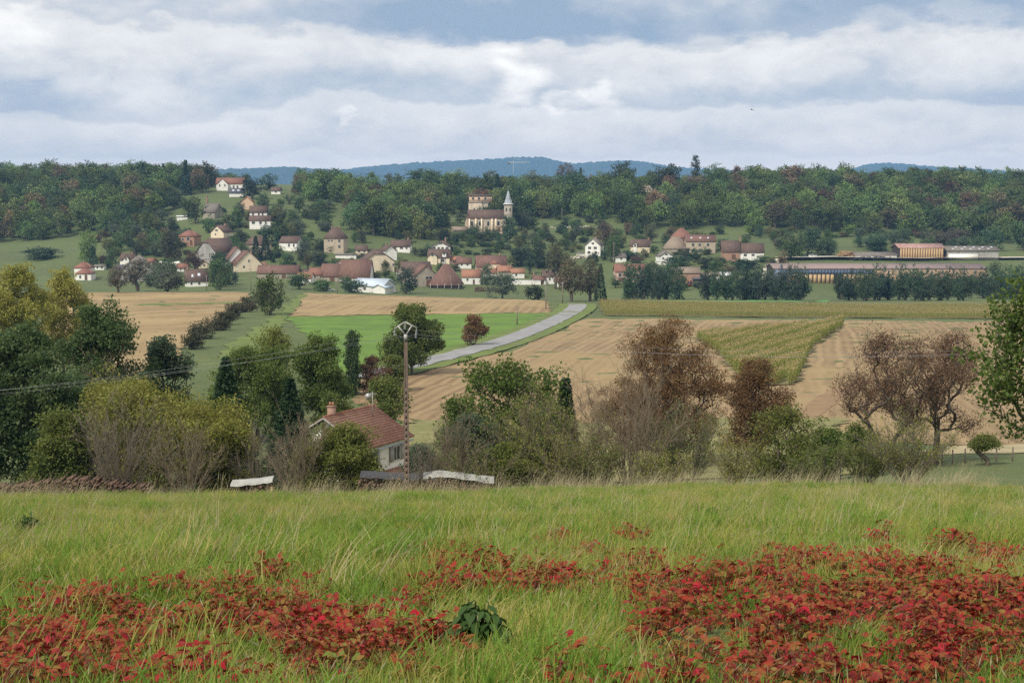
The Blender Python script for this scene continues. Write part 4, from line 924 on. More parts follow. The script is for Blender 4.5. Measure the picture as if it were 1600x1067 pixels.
def upole(px, py, top, label, Y=None, col=WOODP):
    g = G(px, py, 90) if Y is None else at(px, Y); h = pix(px, top, g[1])[2] - g[2]
    o = thing('utility_pole', label, 'pole', g); b = MB(); b.tube((0, 0, -.5), (0, 0, h), .17, .11, 8); obj('shaft', b.mesh('shaft', [col]), o)
    b = MB(); b.box(-.6, .6, -.05, .05, h-.5, h-.4); obj('crossarm', b.mesh('crossarm', [STEEL]), o)
for a in ((726, 531, 508, 'short pole beside the dark round bush in the pasture'), (808, 508, 479, 'wooden pole standing in the pasture near the road'), (853, 484, 447, 'tall wooden pole at the stubble field corner'),
          (879, 474, 440, 'pole right beside the road crest'), (704, 452, 430, 'slim pole on the green in front of the hipped barn'), (527, 459, 436, 'slim pole at the field edge by the white hall'),
          (392, 455, 420, 'pole near the big cream house with staggered gables'), (959, 420, 378, 'pole between shrubs above the pinkish house'), (878, 350, 326, 'pole above the pale stone wall'),
          (705, 357, 340, 'pale pole on the slope left of the church'), (898, 325, 300, 'pole among hilltop trees right of the church'), (452, 320, 292, 'pale pole below the green hilltop field'), (323, 455, 430, 'pole beside the house with two skylights')): upole(*a)
# tower crane far beyond
g = at(802, 1500); s = 1500/F; cr = thing('tower_crane', 'thin tower crane rising in front of the blue hills', 'crane', g)
h = pix(802, 251, 1500)[2] - g[2]; b = MB(); b.tube((0, 0, 0), (0, 0, h), .22, n=4); obj('mast', b.mesh('mast', [STEEL]), cr)
b = MB(); b.tube((-8*s, 0, h-2), (26*s, 0, h-2), .3, n=4); b.tube((0, 0, h+3), (22*s, 0, h-2), .1, n=4); obj('jib', b.mesh('jib', [CARW]), cr)
b = MB(); b.box(-8*s, -5*s, -1, 1, h-4, h-2); obj('counterweight', b.mesh('counterweight', [CONC]), cr)
# a soaring bird
b = MB(); b.tube((-.22, 0, 0), (.25, 0, .02), .06, .03, 8); b.tube((-.22, 0, 0), (-.32, 0, .0), .05, .01, 6)
for sy in (-1, 1):
    b.poly([(-.1, sy*.04, .02), (.12, sy*.04, .02), (.16, sy*.45, .12), (-.04, sy*.42, .12)]); b.poly([(-.04, sy*.42, .12), (.16, sy*.45, .12), (.22, sy*.85, .05)])
b.poly([(.2, 0, .02), (.45, -.1, .02), (.45, .1, .02)])
o = tag(obj('bird', b.mesh('bird', [plain('plumage', (.06, .05, .045))]), None, pix(1175, 172, 160), .4), 'small dark bird gliding in the cloudy sky', 'bird'); o.rotation_euler = (.35, .1, .4); o.scale = (.6, .6, .6)
# fence in the hollow
WOODF = plain('fence_wood', (.17, .14, .115), (.11, .09, .075), 4); fz = []
for i, px in enumerate((1478, 1494, 1513, 1540, 1563, 1588, 1612)):
    g = at(px, 104); b = MB(); b.tube((0, 0, -.3), (.03*((i % 3)-1), 0, 1.05), .06, .05, 7); b.tube((.03*((i % 3)-1), 0, 1.05), (.03*((i % 3)-1), 0, 1.1), .05, .02, 7)
    tag(obj('fence_post', b.mesh('fence_post', [WOODF]), None, g), 'grey wooden post of the wire fence in the hollow', 'fence post', 'wire fence posts'); fz.append(Vector(g))
b = MB()
for k in (.4, .7, .98):
    for p, q in zip(fz, fz[1:]): b.tube(p + Vector((0, -.06, k)), q + Vector((0, -.06, k)), .006, n=3, caps=False)
tag(obj('fence_wire', b.mesh('fence_wire', [STEEL])), 'thin wires strung along the grey fence posts', 'fence')
g = at(421, 74); b = MB(); b.box(-.05, .05, -.04, .04, -.3, .62); b.box(-.06, .06, -.05, .05, .62, .66); tag(obj('marker_post', b.mesh('marker_post', [WOODB]), None, g), 'short pale wooden marker post at the meadow edge', 'post')
for px, Y in ((1317, 73), (1338, 84)):
    g = at(px, Y); b = MB(); b.tube((0, 0, -.3), (.04, 0, 1.25), .03, .025, 6); b.tube((.04, 0, 1.25), (.04, 0, 1.3), .035, .02, 6); tag(obj('metal_stake', b.mesh('metal_stake', [TYRE]), None, g), 'thin dark stake %s the grey brown shrub' % ('in the meadow grass left of' if Y < 80 else 'standing lower behind the grass by'), 'stake')

# ------------------------------------------------------------------ white walled house below the meadow
HY = 124.; g = at(545, HY); s = HY/F
hs = thing('village_house', 'white walled house with reddish tiled roof just below the meadow', 'house', g, R(-27))
Lh, Wd = 7.0, 7.4          # ridge length (local y), width (local x)
zr = pix(546, 644, HY)[2] - g[2]; ze = zr - 2.15
b = MB(); b0 = -3
b.poly([(-Wd/2, -Lh/2, b0), (Wd/2, -Lh/2, b0), (Wd/2, -Lh/2, ze-.1), (0, -Lh/2, zr-.15), (-Wd/2, -Lh/2, ze-.1)]); b.poly([(Wd/2, Lh/2, b0), (-Wd/2, Lh/2, b0), (-Wd/2, Lh/2, ze-.1), (0, Lh/2, zr-.15), (Wd/2, Lh/2, ze-.1)])
b.poly([(Wd/2, -Lh/2, b0), (Wd/2, Lh/2, b0), (Wd/2, Lh/2, ze-.1), (Wd/2, -Lh/2, ze-.1)]); b.poly([(-Wd/2, Lh/2, b0), (-Wd/2, -Lh/2, b0), (-Wd/2, -Lh/2, ze-.1), (-Wd/2, Lh/2, ze-.1)])
obj('wall', b.mesh('wall', [WALLS['white']]), hs)
def tilemat():
    m, t = newmat('roof_tiles'); gg = t.node('ShaderNodeNewGeometry'); v = t.node('ShaderNodeTexCoord').outputs['Object']
    n = t.noise(v, .9, 5, .65); f = t.math('ADD', t.math('MULTIPLY', gg.outputs['Random Per Island'], .5), t.math('MULTIPLY', n, .6))
    col = t.ramp(f, [(.1, (.15, .062, .042)), (.5, (.24, .095, .062)), (.8, (.29, .125, .085)), (1, (.32, .19, .14))]); finish(t, col, .85); return m
TILE = tilemat(); b = MB(); rows_t, cols_t = 15, 34; ov = .55
for sx in (1, -1):
    sl = Vector((sx*(Wd/2+ov), 0, ze - zr - ov*(zr-ze)/(Wd/2))); nrm = Vector((sx*(zr-ze), 0, Wd/2)).normalized(); top = Vector((0, 0, zr + .08))
    for i in range(rows_t):
        for j in range(cols_t):
            y0 = -Lh/2-ov + (Lh+2*ov)*j/cols_t; y1 = y0 + (Lh+2*ov)/cols_t*.97; f0 = i/rows_t; f1 = (i+1.12)/rows_t; lift = nrm*(.05+random.uniform(0, .015)); wob = Vector((0, random.uniform(-.01, .01), 0))
            A = top + sl*f0 + Vector((0, y0, 0)); Bq = top + sl*f0 + Vector((0, y1, 0)); C = top + sl*f1 + Vector((0, y1, 0)) + lift + wob; D = top + sl*f1 + Vector((0, y0, 0)) + lift + wob
            mid = (Vector((0, (y0+y1)/2, 0)))
            A2 = top + sl*f0 + mid + nrm*.045; D2 = top + sl*f1 + mid + lift + nrm*.045
            b2 = len(b.v); b.v += [tuple(x) for x in (A, A2, Bq, C, D2, D)] + [tuple(x - nrm*.05) for x in (C, D2, D)]
            b.f += [[b2, b2+1, b2+4, b2+5], [b2+1, b2+2, b2+3, b2+4], [b2+5, b2+4, b2+7, b2+8], [b2+4, b2+3, b2+6, b2+7]]; b.m += [0]*4
rf = obj('roof', None, hs); rf.data = None if False else rf.data
b3 = MB(); nn = .06
for sx in (1, -1): b3.poly([(0, -Lh/2-ov, zr), (0, Lh/2+ov, zr), (sx*(Wd/2+ov), Lh/2+ov, ze-ov*(zr-ze)/(Wd/2)), (sx*(Wd/2+ov), -Lh/2-ov, ze-ov*(zr-ze)/(Wd/2))][::sx])
bpy.data.objects.remove(rf); rf = obj('roof', b3.mesh('roof', [WALLS['timber']]), hs); md = rf.modifiers.new('thickness', 'SOLIDIFY'); md.thickness = .12; md.offset = -1
o = obj('tiles', b.mesh('tiles', [TILE]), rf); o['kind'] = 'stuff'
b = MB()
for j in range(24): b.tube((0, -Lh/2-ov + (Lh+2*ov)*j/24, zr+.09), (0, -Lh/2-ov + (Lh+2*ov)*(j+1.08)/24, zr+.11), .12, .13, 7)
o = obj('ridge_tiles', b.mesh('ridge_tiles', [TILE]), rf); o['kind'] = 'stuff'
b = MB()
for sx in (-1, 1): b.tube((0, -Lh/2-ov-.02, zr-.02), (sx*(Wd/2+ov), -Lh/2-ov-.02, ze-ov*(zr-ze)/(Wd/2)-.02), .09, n=4)
obj('bargeboard', b.mesh('bargeboard', [WALLS['grey']]), rf)
b = MB(); b.box(-.3, .3, -.26, .26, -1.2, .7); b.box(-.36, .36, -.32, .32, .7, .8)
cm = obj('chimney', b.mesh('chimney', [CHIM]), rf, (-.2, -Lh/2+1.0, zr+.1)); b = MB(); [b.tube((x, 0, .8), (x, 0, 1.12), .12, .09, 8) for x in (-.15, .15)]; obj('chimney_pot', b.mesh('chimney_pot', [ROOFS['orange']]), cm)
b = MB(); b.tube((0, 0, 0), (0, 0, 2.4), .03, n=5); b.tube((-.35, 0, 2.2), (.45, 0, 2.2), .02, n=4); [b.tube((x, -.3, 2.2), (x, .3, 2.2), .015, n=4) for x in (-.3, -.1, .1, .3)]; b.tube((-.4, -.05, 1.95), (-.36, -.12, 1.95), .3, .3, 12)
obj('aerial', b.mesh('aerial', [STEEL]), rf, (1.2, Lh/2-1.6, zr-.7))
for y, z in ((-2.2, ze-1.5), (1.8, ze-1.5), (-2.2, ze-4.2), (1.8, ze-4.2)):
    o = obj('window', WIN, hs, (Wd/2+.02, y, z)); o.rotation_euler = (0, 0, math.pi/2); o.scale = (1.15, .18, 1.35)
    for q in (-1, 1):
        b = MB(); b.box(-.04, .04, -.28, .28, -.68, .68); [b.box(.04, .05, -.26, .26, -.6+k*.15, -.54+k*.15) for k in range(9)]; obj('shutter', b.mesh('shutter', [WALLS['grey']]), hs, (Wd/2+.06, y+q*.9, z))
for x, z in ((-2, ze-1.4), (1.8, ze-1.4), (0, ze+.9)):
    o = obj('window', WIN, hs, (x, -Lh/2-.02, z)); o.scale = (1.0, .18, 1.2)
b = MB(); b.poly([(Wd/2, -1.8, ze-2.75), (Wd/2+1.3, -1.8, ze-3.15), (Wd/2+1.3, 2.4, ze-3.15), (Wd/2, 2.4, ze-2.75)]); o = obj('porch_roof', b.mesh('porch_roof', [ROOFS['orange']]), hs); md = o.modifiers.new('thickness', 'SOLIDIFY'); md.thickness = .1
b = MB(); b.tube((Wd/2+ov, -Lh/2-.4, ze-.55), (Wd/2+ov, Lh/2+.4, ze-.55), .07, n=6); b.tube((Wd/2+.1, -Lh/2+.2, ze-.6), (Wd/2+.1, -Lh/2+.2, -1), .05, n=6); obj('gutter', b.mesh('gutter', [METAL]), hs)
# ------------------------------------------------------------------ woods on the far slopes
def inreg(px, Y):
    if Y < 1075:
        if px < 335: lo = 846 if px < 210 else (868 if px < 265 else 960)
        elif px < 430: lo = 1040
        elif px < 540: lo = 905 + (0 if px > 470 else 60)
        elif px < 690: lo = 800 if 545 < px < 685 else 850
        elif px < 735: lo = 900
        elif px < 800: lo = 905
        elif px < 985: lo = 893
        else: lo = 862
        if 555 < px < 655 and Y > 968: return False
        if 395 < px < 460 and Y > 930: return False
        if 985 < px < 1040 and 935 < Y < 985: return False
        return Y > lo
    return True
cand = []
Y = 800.0
while Y < 1120:
    step = 12.0; X = -0.47*Y + random.uniform(0, step)
    while X < .47*Y:
        x = X + random.uniform(-3.4, 3.4); y = Y + random.uniform(-4, 4); px = 800 + F*x/y
        sky_gap = (395 < px < 470 or 560 < px < 670) and y > 960
        if inreg(px, y) and not sky_gap and not (y > 1075 and 330 < px < 1110 and random.random() < .5): cand.append((px, x, y))
        X += step
    Y += 12.5
cand.sort(key=lambda c: c[2])
def tree_size(px, y):
    h = random.uniform(11.5, 19); w = h*random.uniform(.72, 1.05)
    if y > 1055: h *= .85
    if 330 < px < 1110 and y > 1000: h *= .62; w *= .72
    return h, w
vis = [c for c in cand if -60 < c[0] < 1660]
first = vis[:300]; fs = set(id(c) for c in first)
WL = [('dark green broadleaf tree in the dense wood on the left slope', 'trees of the left wood'), ('broadleaf tree in the wooded bank left of the church', 'trees of the middle wood'), ('broadleaf tree in the long wood right of the church', 'trees of the right wood')]
SEG = [(-999, 120, 'left wood above the pale meadow'), (120, 270, 'left wood above the grey farmhouse'), (270, 400, 'wood around the long hilltop house'), (400, 545, 'wood above the tall beige house'), (545, 780, 'wooded bank left of the church'), (780, 990, 'wood right of the church spire'), (990, 1200, 'wood behind the beige farmhouse'), (1200, 1400, 'wood above the gravel yard'), (1400, 2999, 'wood above the pale metal hall')]
for c in first:
    px, x, y = c; h, w = tree_size(px, y); col = pick_col(.15 if px > 1000 else .07); seg = [s_[2] for s_ in SEG if s_[0] <= px < s_[1]][0]; kd = random.choice(['round', 'round', 'round', 'tall'])
    near_edge = not inreg(px, y - 24)
    cn = 'russet' if col[0] > col[1]*1.05 else ('pale green' if col[1] > .15 else ('dark green' if col[1] < .1 else 'green'))
    lb = '%s%s %s %s the %s' % ('tall ' if h > 16 else '', cn, 'narrow tree' if kd == 'tall' else 'rounded tree', 'edging' if near_edge else 'inside', seg)
    far_tree(kd, (x, y, hz(x, y) - .3), h, w, col, lb, 'trees of the ' + seg, 'broadleaf_tree')
rest = [c for c in cand if id(c) not in fs]
protos = []; combos = [(k, i) for k in ('round', 'tall') for i in range(2)]
cols = GREENS + BROWNS[:3] + [(.095, .13, .04)]
def woodmat(q, cc):
    m, t = newmat('wood_foliage_%d' % q); g = t.node('ShaderNodeNewGeometry'); oi = t.node('ShaderNodeObjectInfo')
    n = t.mapr(t.noise(t.node('ShaderNodeTexCoord').outputs['Object'], .35, 3, .6), .3, .7)
    f = t.math('ADD', t.math('MULTIPLY', g.outputs['Random Per Island'], .5), t.math('ADD', t.math('MULTIPLY', n, .3), t.math('MULTIPLY', oi.outputs['Random'], .3)))
    hsv = t.node('ShaderNodeHueSaturation', {'Hue': t.mapr(oi.outputs['Random'], 0, 1, .485, .515), 'Value': t.math('MULTIPLY', t.mapr(f, 0, 1.1, .55, 1.6), t.mapr(oi.outputs['Random'], 0, 1, .65, 1.5)), 'Color': (*cc, 1)})
    finish(t, hsv.outputs[0], .65, spec=.2, transl=.2); return m
WOODM = [woodmat(q, cc) for q, cc in enumerate(cols)]
for k, i in combos:
    for q, cc in enumerate(cols):
        tr, cr = PROTO[k][i]; me = cr.copy(); me.materials[0] = WOODM[q]; protos.append(me)
pts, rot, scl, idx = [], [], [], []
for px, x, y in rest:
    h, w = tree_size(px, y); ci = random.choices(range(len(cols)), [3]*6 + [.6]*3 + [1.2])[0]
    if 1180 < px < 1330 and y > 1000 and random.random() < .8: ci = 9; h *= 1.12
    k = random.randrange(4); nat = 10.5 if k < 2 else 7.5
    pts.append((x, y, hz(x, y) - .3)); rot.append((0, 0, random.uniform(0, 6.28))); scl.append((w/nat, w/nat, h/12)); idx.append(k*len(cols) + ci)
scatter('distant_wood', 'mass of mixed trees filling the wooded slopes on the skyline', 'wood', pts, rot, scl, idx, protos)
print('FOREST', len(first), len(rest))

# ------------------------------------------------------------------ single trees and shrubs in the village and along the stream
def mt(kind, px, base, top, wpx, col, label, group=None, name='tree', cat='tree', Y=None, jit=True):
    g = G(px, base, 230) if Y is None else at(px, Y)
    h = pix(px, top, g[1])[2] - g[2]
    f = random.uniform(.9, 1.1)
    return far_tree(kind, (g[0], g[1], g[2]-.2), max(h, 1), wpx*g[1]/F, tuple(c*f for c in col), label, group, name, cat)
DG, MG, LG, OL, BR, GG = (.05, .085, .045), (.075, .12, .045), (.12, .17, .05), (.125, .13, .055), (.13, .095, .06), (.09, .115, .07)
def row_of(label, group, kind, xs, base, top, w, cols, name='stream_tree', jb=1.5, jt=6):
    nth = ['leftmost', 'second', 'third', 'fourth', 'fifth', 'sixth', 'seventh', 'eighth', 'ninth', 'tenth', 'eleventh', 'twelfth', 'thirteenth', 'fourteenth', 'fifteenth', 'sixteenth', 'seventeenth', 'eighteenth']
    for q, x in enumerate(xs): mt(kind, x + random.uniform(-3, 3), base + random.uniform(-jb, .3), top + random.uniform(-jt, jt), w*random.uniform(.85, 1.15), random.choice(cols), (nth[q] + ' ' + label) if q == 0 else (nth[q] + ' ' + label.replace(' in the', ' from the left in the', 1).replace(' at the', ' from the left at the', 1)), group, name)
row_of('dark alder in the clump left of the green gap', 'alders left of the green gap', 'alder', range(982, 1066, 12), 469.5, 412, 34, [DG, DG, (.04, .065, .045)])
row_of('dark alder in the row before the blue cladding', 'alders before the blue cladding', 'alder', range(1108, 1262, 13), 470, 420, 33, [DG, (.04, .07, .045), (.05, .075, .05)])
row_of('dark alder in the row before the wooden hall', 'alders before the wooden wall', 'alder', range(1312, 1520, 13), 470, 419, 34, [DG, (.04, .07, .045), (.045, .075, .04)], jt=7)
row_of('alder at the right end of the stream', 'alders at the right edge', 'alder', range(1536, 1640, 15), 468, 415, 36, [DG, MG])
S1 = [('round', 785, 466, 424, 46, (.085, .105, .07), 'grey green willow on the green behind the stubble field'), ('bush', 835, 469, 441, 30, (.05, .075, .05), 'rounded dark bush right of the grey green willow'),
 ('thin', 868, 452, 383, 40, (.11, .115, .05), 'slender olive tree left of the road crest trees'), ('thin', 893, 471, 400, 46, (.12, .105, .06), 'tall thinning brownish tree beside the road crest'), ('thin', 922, 471, 407, 40, (.10, .10, .055), 'tall thinning olive tree right beside the brownish one'),
 ('conifer', 938, 470, 415, 22, DG, 'narrow dark conifer at the left end of the alders'), ('round', 635, 459, 417, 36, (.045, .07, .045), 'dark rounded tree right of the white hall'), ('round', 345, 453, 402, 38, MG, 'green round tree right of the house with skylights'),
 ('round', 345, 425, 392, 34, DG, 'dark tree before the large stone gabled farmhouse'), ('round', 424, 492, 428, 50, (.075, .11, .035), 'bright green tree at the upper end of the diagonal hedge'), ('round', 468, 452, 425, 40, MG, 'green tree left of the red barns'),
 ('bush', 500, 455, 436, 30, MG, 'low green bush under the red barns'), ('bush', 553, 458, 436, 34, DG, 'dark bush left of the white hall'), ('conifer', 415, 405, 366, 20, DG, 'left one of two dark conifers by the brown roofed house'), ('conifer', 400, 408, 370, 18, DG, 'shorter dark conifer by the brown roofed house'),
 ('conifer', 224, 300, 257, 17, (.045, .075, .045), 'tall dark spruce on the skyline of the left wood'), ('conifer', 291, 305, 253, 20, (.04, .07, .045), 'tallest dark spruce right on the left wood skyline'), ('conifer', 256, 300, 258, 17, (.05, .08, .045), 'dark spruce between two taller ones on the skyline'),
 ('poplar', 1087, 290, 247, 16, (.07, .08, .045), 'tall narrow poplar rising above the hilltop'), ('round', 1045, 302, 257, 46, (.06, .075, .035), 'broad rounded tree left of the tall poplar'), ('round', 972, 300, 253, 44, (.05, .07, .04), 'broad dark tree on the hilltop left of the pyramid roof'),
 ('round', 884, 292, 255, 26, (.10, .07, .05), 'brownish domed tree on the hilltop skyline'), ('conifer', 907, 300, 264, 12, DG, 'thin dark conifer on the skyline right of the domed tree'), ('round', 890, 318, 270, 44, DG, 'big dark tree under the brownish domed tree'),
 ('thin', 766, 300, 265, 24, (.10, .095, .07), 'bare greyish tree on the hilltop behind the keep'), ('conifer', 777, 318, 274, 22, DG, 'dark conifer behind the church roof'), ('conifer', 797, 310, 277, 14, DG, 'small dark conifer behind the spire'),
 ('round', 655, 292, 264, 40, MG, 'green tree on the hilltop by the open field'), ('thin', 608, 288, 269, 14, (.10, .09, .07), 'small bare tree standing in the hilltop field'), ('round', 528, 300, 266, 34, MG, 'round tree at left end of the hilltop field'), ('conifer', 547, 302, 272, 20, DG, 'dark conifer left of the hilltop chalet'),
 ('round', 560, 300, 276, 20, LG, 'light green small tree behind the hilltop chalet'), ('round', 419, 298, 271, 26, DG, 'dark round tree beside the green hilltop field'), ('round', 394, 312, 275, 34, (.04, .06, .04), 'dark tree right of the long hilltop house'), ('conifer', 463, 300, 280, 16, DG, 'small dark conifer at right of the green hilltop field'),
 ('round', 140, 410, 358, 30, LG, 'light green tree at the right end of the left meadow'), ('conifer', 146, 420, 385, 18, DG, 'small dark conifer in the left meadow'), ('bush', 60, 405, 386, 52, DG, 'low dark bush in the left meadow'), ('round', 228, 362, 330, 26, LG, 'pale green tree at the wood edge'),
 ('round', 305, 350, 307, 38, MG, 'bright green tree left of the weathered stone house'), ('round', 268, 412, 362, 36, (.075, .075, .04), 'brownish tree above the polytunnel'), ('thin', 305, 430, 392, 34, (.11, .07, .05), 'reddish thin tree left of the large farmhouse'),
 ('thin', 215, 455, 405, 52, (.13, .12, .08), 'thin olive tree before the grey farmhouse'), ('thin', 185, 458, 412, 34, (.13, .115, .075), 'thin tree left of the grey farmhouse'), ('alder', 262, 456, 416, 50, (.08, .09, .06), 'grey green bushy tree at the stubble field edge'),
 ('round', 755, 358, 318, 30, DG, 'dark tree rising between church roof and keep'), ('round', 796, 380, 338, 28, DG, 'dark tree hiding the foot of the church tower'), ('round', 815, 360, 330, 26, (.045, .065, .04), 'rounded tree right of the church tower'),
 ('round', 838, 420, 375, 34, DG, 'dark round tree on the bank below the church'), ('round', 815, 415, 383, 40, (.05, .08, .045), 'broad green tree right of the farmhouse with cream gable'), ('bush', 690, 432, 408, 20, MG, 'small bush by the barns'), ('round', 762, 445, 412, 24, GG, 'grey green tree before the farmhouse with front gable'),
 ('bush', 878, 366, 349, 20, DG, 'small dark round bush on the slope right of the church'), ('round', 955, 410, 368, 28, MG, 'green tree right of the white gabled house'), ('thin', 945, 385, 345, 26, BR, 'brown thin tree above the white gabled house'),
 ('thin', 1018, 380, 348, 26, (.09, .10, .05), 'pale thin tree above the cream house'), ('bush', 1060, 415, 398, 44, DG, 'dark shrub between the white gable house and beige farmhouse'), ('bush', 1110, 418, 400, 50, (.06, .08, .045), 'shrub on the bank below the beige farmhouse'), ('bush', 1165, 420, 402, 44, DG, 'dark shrub below the white cottage'),
 ('bush', 985, 405, 392, 30, DG, 'dark bush left of the cream house'), ('round', 1180, 368, 330, 34, LG, 'light green tree at the wood edge above the white cottage'), ('round', 1235, 402, 360, 34, MG, 'green tree above the gravel track'), ('round', 1262, 400, 355, 34, (.05, .085, .045), 'taller green tree right of the gravel track trees'),
 ('bush', 1290, 400, 372, 30, DG, 'dark bush before the green slope'), ('bush', 1240, 403, 378, 34, MG, 'bushy tree behind the yard cars'), ('alder', 1368, 392, 362, 40, DG, 'dark bushy tree above the low shed'), ('alder', 1408, 388, 357, 44, DG, 'dark bushy tree above the timber store'), ('thin', 1490, 388, 358, 50, (.09, .075, .06), 'greyish bare tree above the pale hall'),
 ('thin', 1465, 388, 360, 36, (.08, .075, .055), 'thin grey tree left of another above the pale hall'), ('round', 1548, 392, 352, 36, DG, 'dark tree right of the pale hall'), ('round', 1570, 380, 332, 40, LG, 'light green tree near the right edge under the wood'), ('round', 1600, 392, 345, 40, MG, 'green tree at the right edge under the wood'), ('round', 1483, 362, 342, 22, LG, 'small light green tree at the wood edge on the right'),
 ('round', 1345, 368, 346, 30, MG, 'low green tree at the foot of the right wood'), ('round', 1325, 370, 350, 22, LG, 'small pale green tree at the foot of the right wood')]
for a in S1: mt(*a[:6], a[6], None, {'bush': 'shrub', 'conifer': 'conifer', 'poplar': 'poplar'}.get(a[0], 'tree'), {'bush': 'shrub', 'conifer': 'conifer'}.get(a[0], 'tree'))
# scrub on the bank and gardens
def colname(c):
    return 'russet' if c[0] > c[1]*1.05 else ('olive' if c[0] > c[1]*.88 else ('pale green' if c[1] > .135 else ('dark green' if sum(c) < .215 else 'green')))
def describe(px, py, hh, col, kind):
    hx, hy, hl = min(HL, key=lambda q: (q[0]-px)**2 + (2*(q[1]-py))**2)
    ws = hl.split()
    for cut in ('behind', 'beside', 'above', 'below', 'at', 'among', 'standing', 'right', 'left', 'under', 'next', 'just', 'in', 'on'):
        if len(ws) > 8 and cut in ws[3:]: ws = ws[:ws.index(cut, 3)]
    dx = px - hx
    rel = 'right of' if dx > 12 else ('left of' if dx < -12 else ('in front of' if py > hy else 'behind'))
    size = 'tall ' if hh > 7 else ('low ' if hh < 3 else '')
    pre = '%s%s %s %s the' % (size, colname(col), 'shrub' if kind == 'bush' else ('thin tree' if kind == 'thin' else 'tree'), rel)
    ws = ws[:16-len(pre.split())]
    while ws[-1] in ('with', 'and', 'of', 'the', 'a', 'two', 'in', 'at', 'by', 'to', 'dark', 'brown', 'red', 'white'): ws = ws[:-1]
    return pre + ' ' + ' '.join(ws), 'plants around the ' + ' '.join(hl.split()[:6])
def clear_of_houses(px, py, hpx, wpx):
    for x0, x1, t0, b0 in HB:
        ox = min(px + wpx/2, x1) - max(px - wpx/2, x0); oy = min(py, b0) - max(py - hpx, t0)
        if ox > 0 and oy > 0 and py > b0 - 3 and ox*oy > .17*(x1-x0)*(b0-t0): return False
        if x0 - 2 < px < x1 + 2 and b0 - 8 < py < b0 + 1: return False
    return True
def scrub(label, group, n, x0, x1, r0, r1, h, w, cols, kind='bush'):
    for _ in range(n):
        px = random.uniform(x0, x1); py = random.uniform(r0, r1); g = G(px, py, 420); hh = random.uniform(*h); ww = random.uniform(*w)
        if not clear_of_houses(px, py, hh*F/g[1], ww*F/g[1]): continue
        fc = random.uniform(.8, 1.2); cc = tuple(c*fc for c in random.choice(cols)); label, group = describe(px, py, hh, cc, kind)
        far_tree(kind, (g[0], g[1], g[2]-.2), hh, ww, cc, label, group, 'shrub' if kind == 'bush' else 'garden_tree', 'shrub' if kind == 'bush' else 'tree')
scrub('low shrub on the scrubby bank below the church', 'scrub below the church', 46, 690, 850, 362, 400, (1.5, 3.5), (3, 6), [DG, MG, MG, OL, GG])
scrub('shrub on the rough slope right of the church', 'scrub right of the church', 34, 850, 1010, 358, 395, (1.5, 4), (3, 6), [MG, OL, OL, BR, GG, LG])
scrub('garden shrub among the village houses on the left', 'left village garden shrubs', 40, 160, 500, 380, 450, (1.5, 5), (2.5, 6.5), [DG, MG, MG, OL, BR, GG])
scrub('shrub on the slope between the upper left houses', 'upper village shrubs', 22, 290, 500, 320, 380, (2, 6), (3, 7), [DG, MG, MG, GG, OL])
scrub('garden shrub among the houses of the village centre', 'centre village garden shrubs', 34, 500, 860, 385, 452, (1.2, 3.5), (2.2, 5), [DG, MG, GG, OL, LG])
scrub('shrub around the houses right of the village', 'right village shrubs', 34, 940, 1200, 392, 455, (1.5, 4), (3, 6), [DG, MG, GG, OL])
scrub('low bush along the foot of the wood', 'wood edge bushes', 40, 985, 1600, 362, 372, (2, 5), (4, 8), [MG, MG, OL, LG, BR])
scrub('bush along the foot of the left wood', 'left wood edge bushes', 24, 150, 290, 366, 388, (2, 6), (4, 8), [MG, OL, DG, BR])

for k_, n_ in (('round', 125), ('bush', 14), ('tall', 50), ('thin', 22)):
    scrub('garden tree between the houses on the left of the village', 'left village trees', n_, 165, 520, 318, 452, (5, 11), (5.5, 10.5), [DG, MG, MG, OL, GG, (.07, .10, .045)], k_)
    scrub('garden tree between the houses in the middle of the village', 'middle village trees', n_//2, 500, 860, 372, 452, (3.5, 7.5), (4, 8), [DG, MG, MG, OL, GG], k_)
    scrub('tree between the houses right of the village', 'right village trees', n_//2, 850, 1240, 366, 455, (3.5, 7.5), (4, 8), [DG, MG, MG, OL, GG, BR], k_)
    scrub('tree on the steep bank by the church', 'church bank trees', n_//3, 660, 1000, 335, 385, (4, 8), (4.5, 8), [DG, MG, (.06, .08, .04), GG], k_)
    scrub('tree on the meadow slope above the timber works', 'trees above the timber works', n_//6, 1215, 1620, 372, 396, (5, 9), (6, 10), [DG, MG, GG], k_)
# ------------------------------------------------------------------ hedges and trees in the near valley
HEDGE = leafmat('hedge_leaf', [(.045, .05, .025), (.07, .075, .035), (.10, .09, .05), (.12, .085, .06)], nscale=.3)
hedge_pts = [(300, 545), (318, 530), (336, 517), (352, 507), (368, 497), (383, 488), (398, 479), (410, 470)]
for i, (px, py) in enumerate(hedge_pts):
    g = G(px, py, 150); rg = np.random.default_rng(300+i); hh = 3.2 + .5*math.sin(i*2.1); w = 22*g[1]/F
    lob = [(rg.uniform(-w, w)*.5, rg.uniform(-1.5, 1.5), hh*.5, w*.55, 1.8, hh*.5) for _ in range(5)]
    S, Vv = build_tree(lob, 130, 14, .34, .38, rg, 1, .02, .45, .5, trunks=4)
    plant_thing('hedge_shrub', 'dark olive shrub in the diagonal hedge beside the stubble field', 'shrub', g, S, Vv, HEDGE, BARK, 'shrubs of the diagonal hedge', ('stems', 'foliage'))
LM = {}
LM['dkgreen'] = leafmat('leaf_dark', [(.034, .06, .024), (.06, .105, .036), (.095, .145, .048), (.13, .175, .065)])
LM['green'] = leafmat('leaf_green', [(.045, .075, .018), (.08, .13, .025), (.125, .175, .035), (.18, .20, .055)])
LM['walnut'] = leafmat('leaf_walnut', [(.055, .085, .02), (.10, .14, .03), (.16, .185, .042), (.215, .19, .06)])
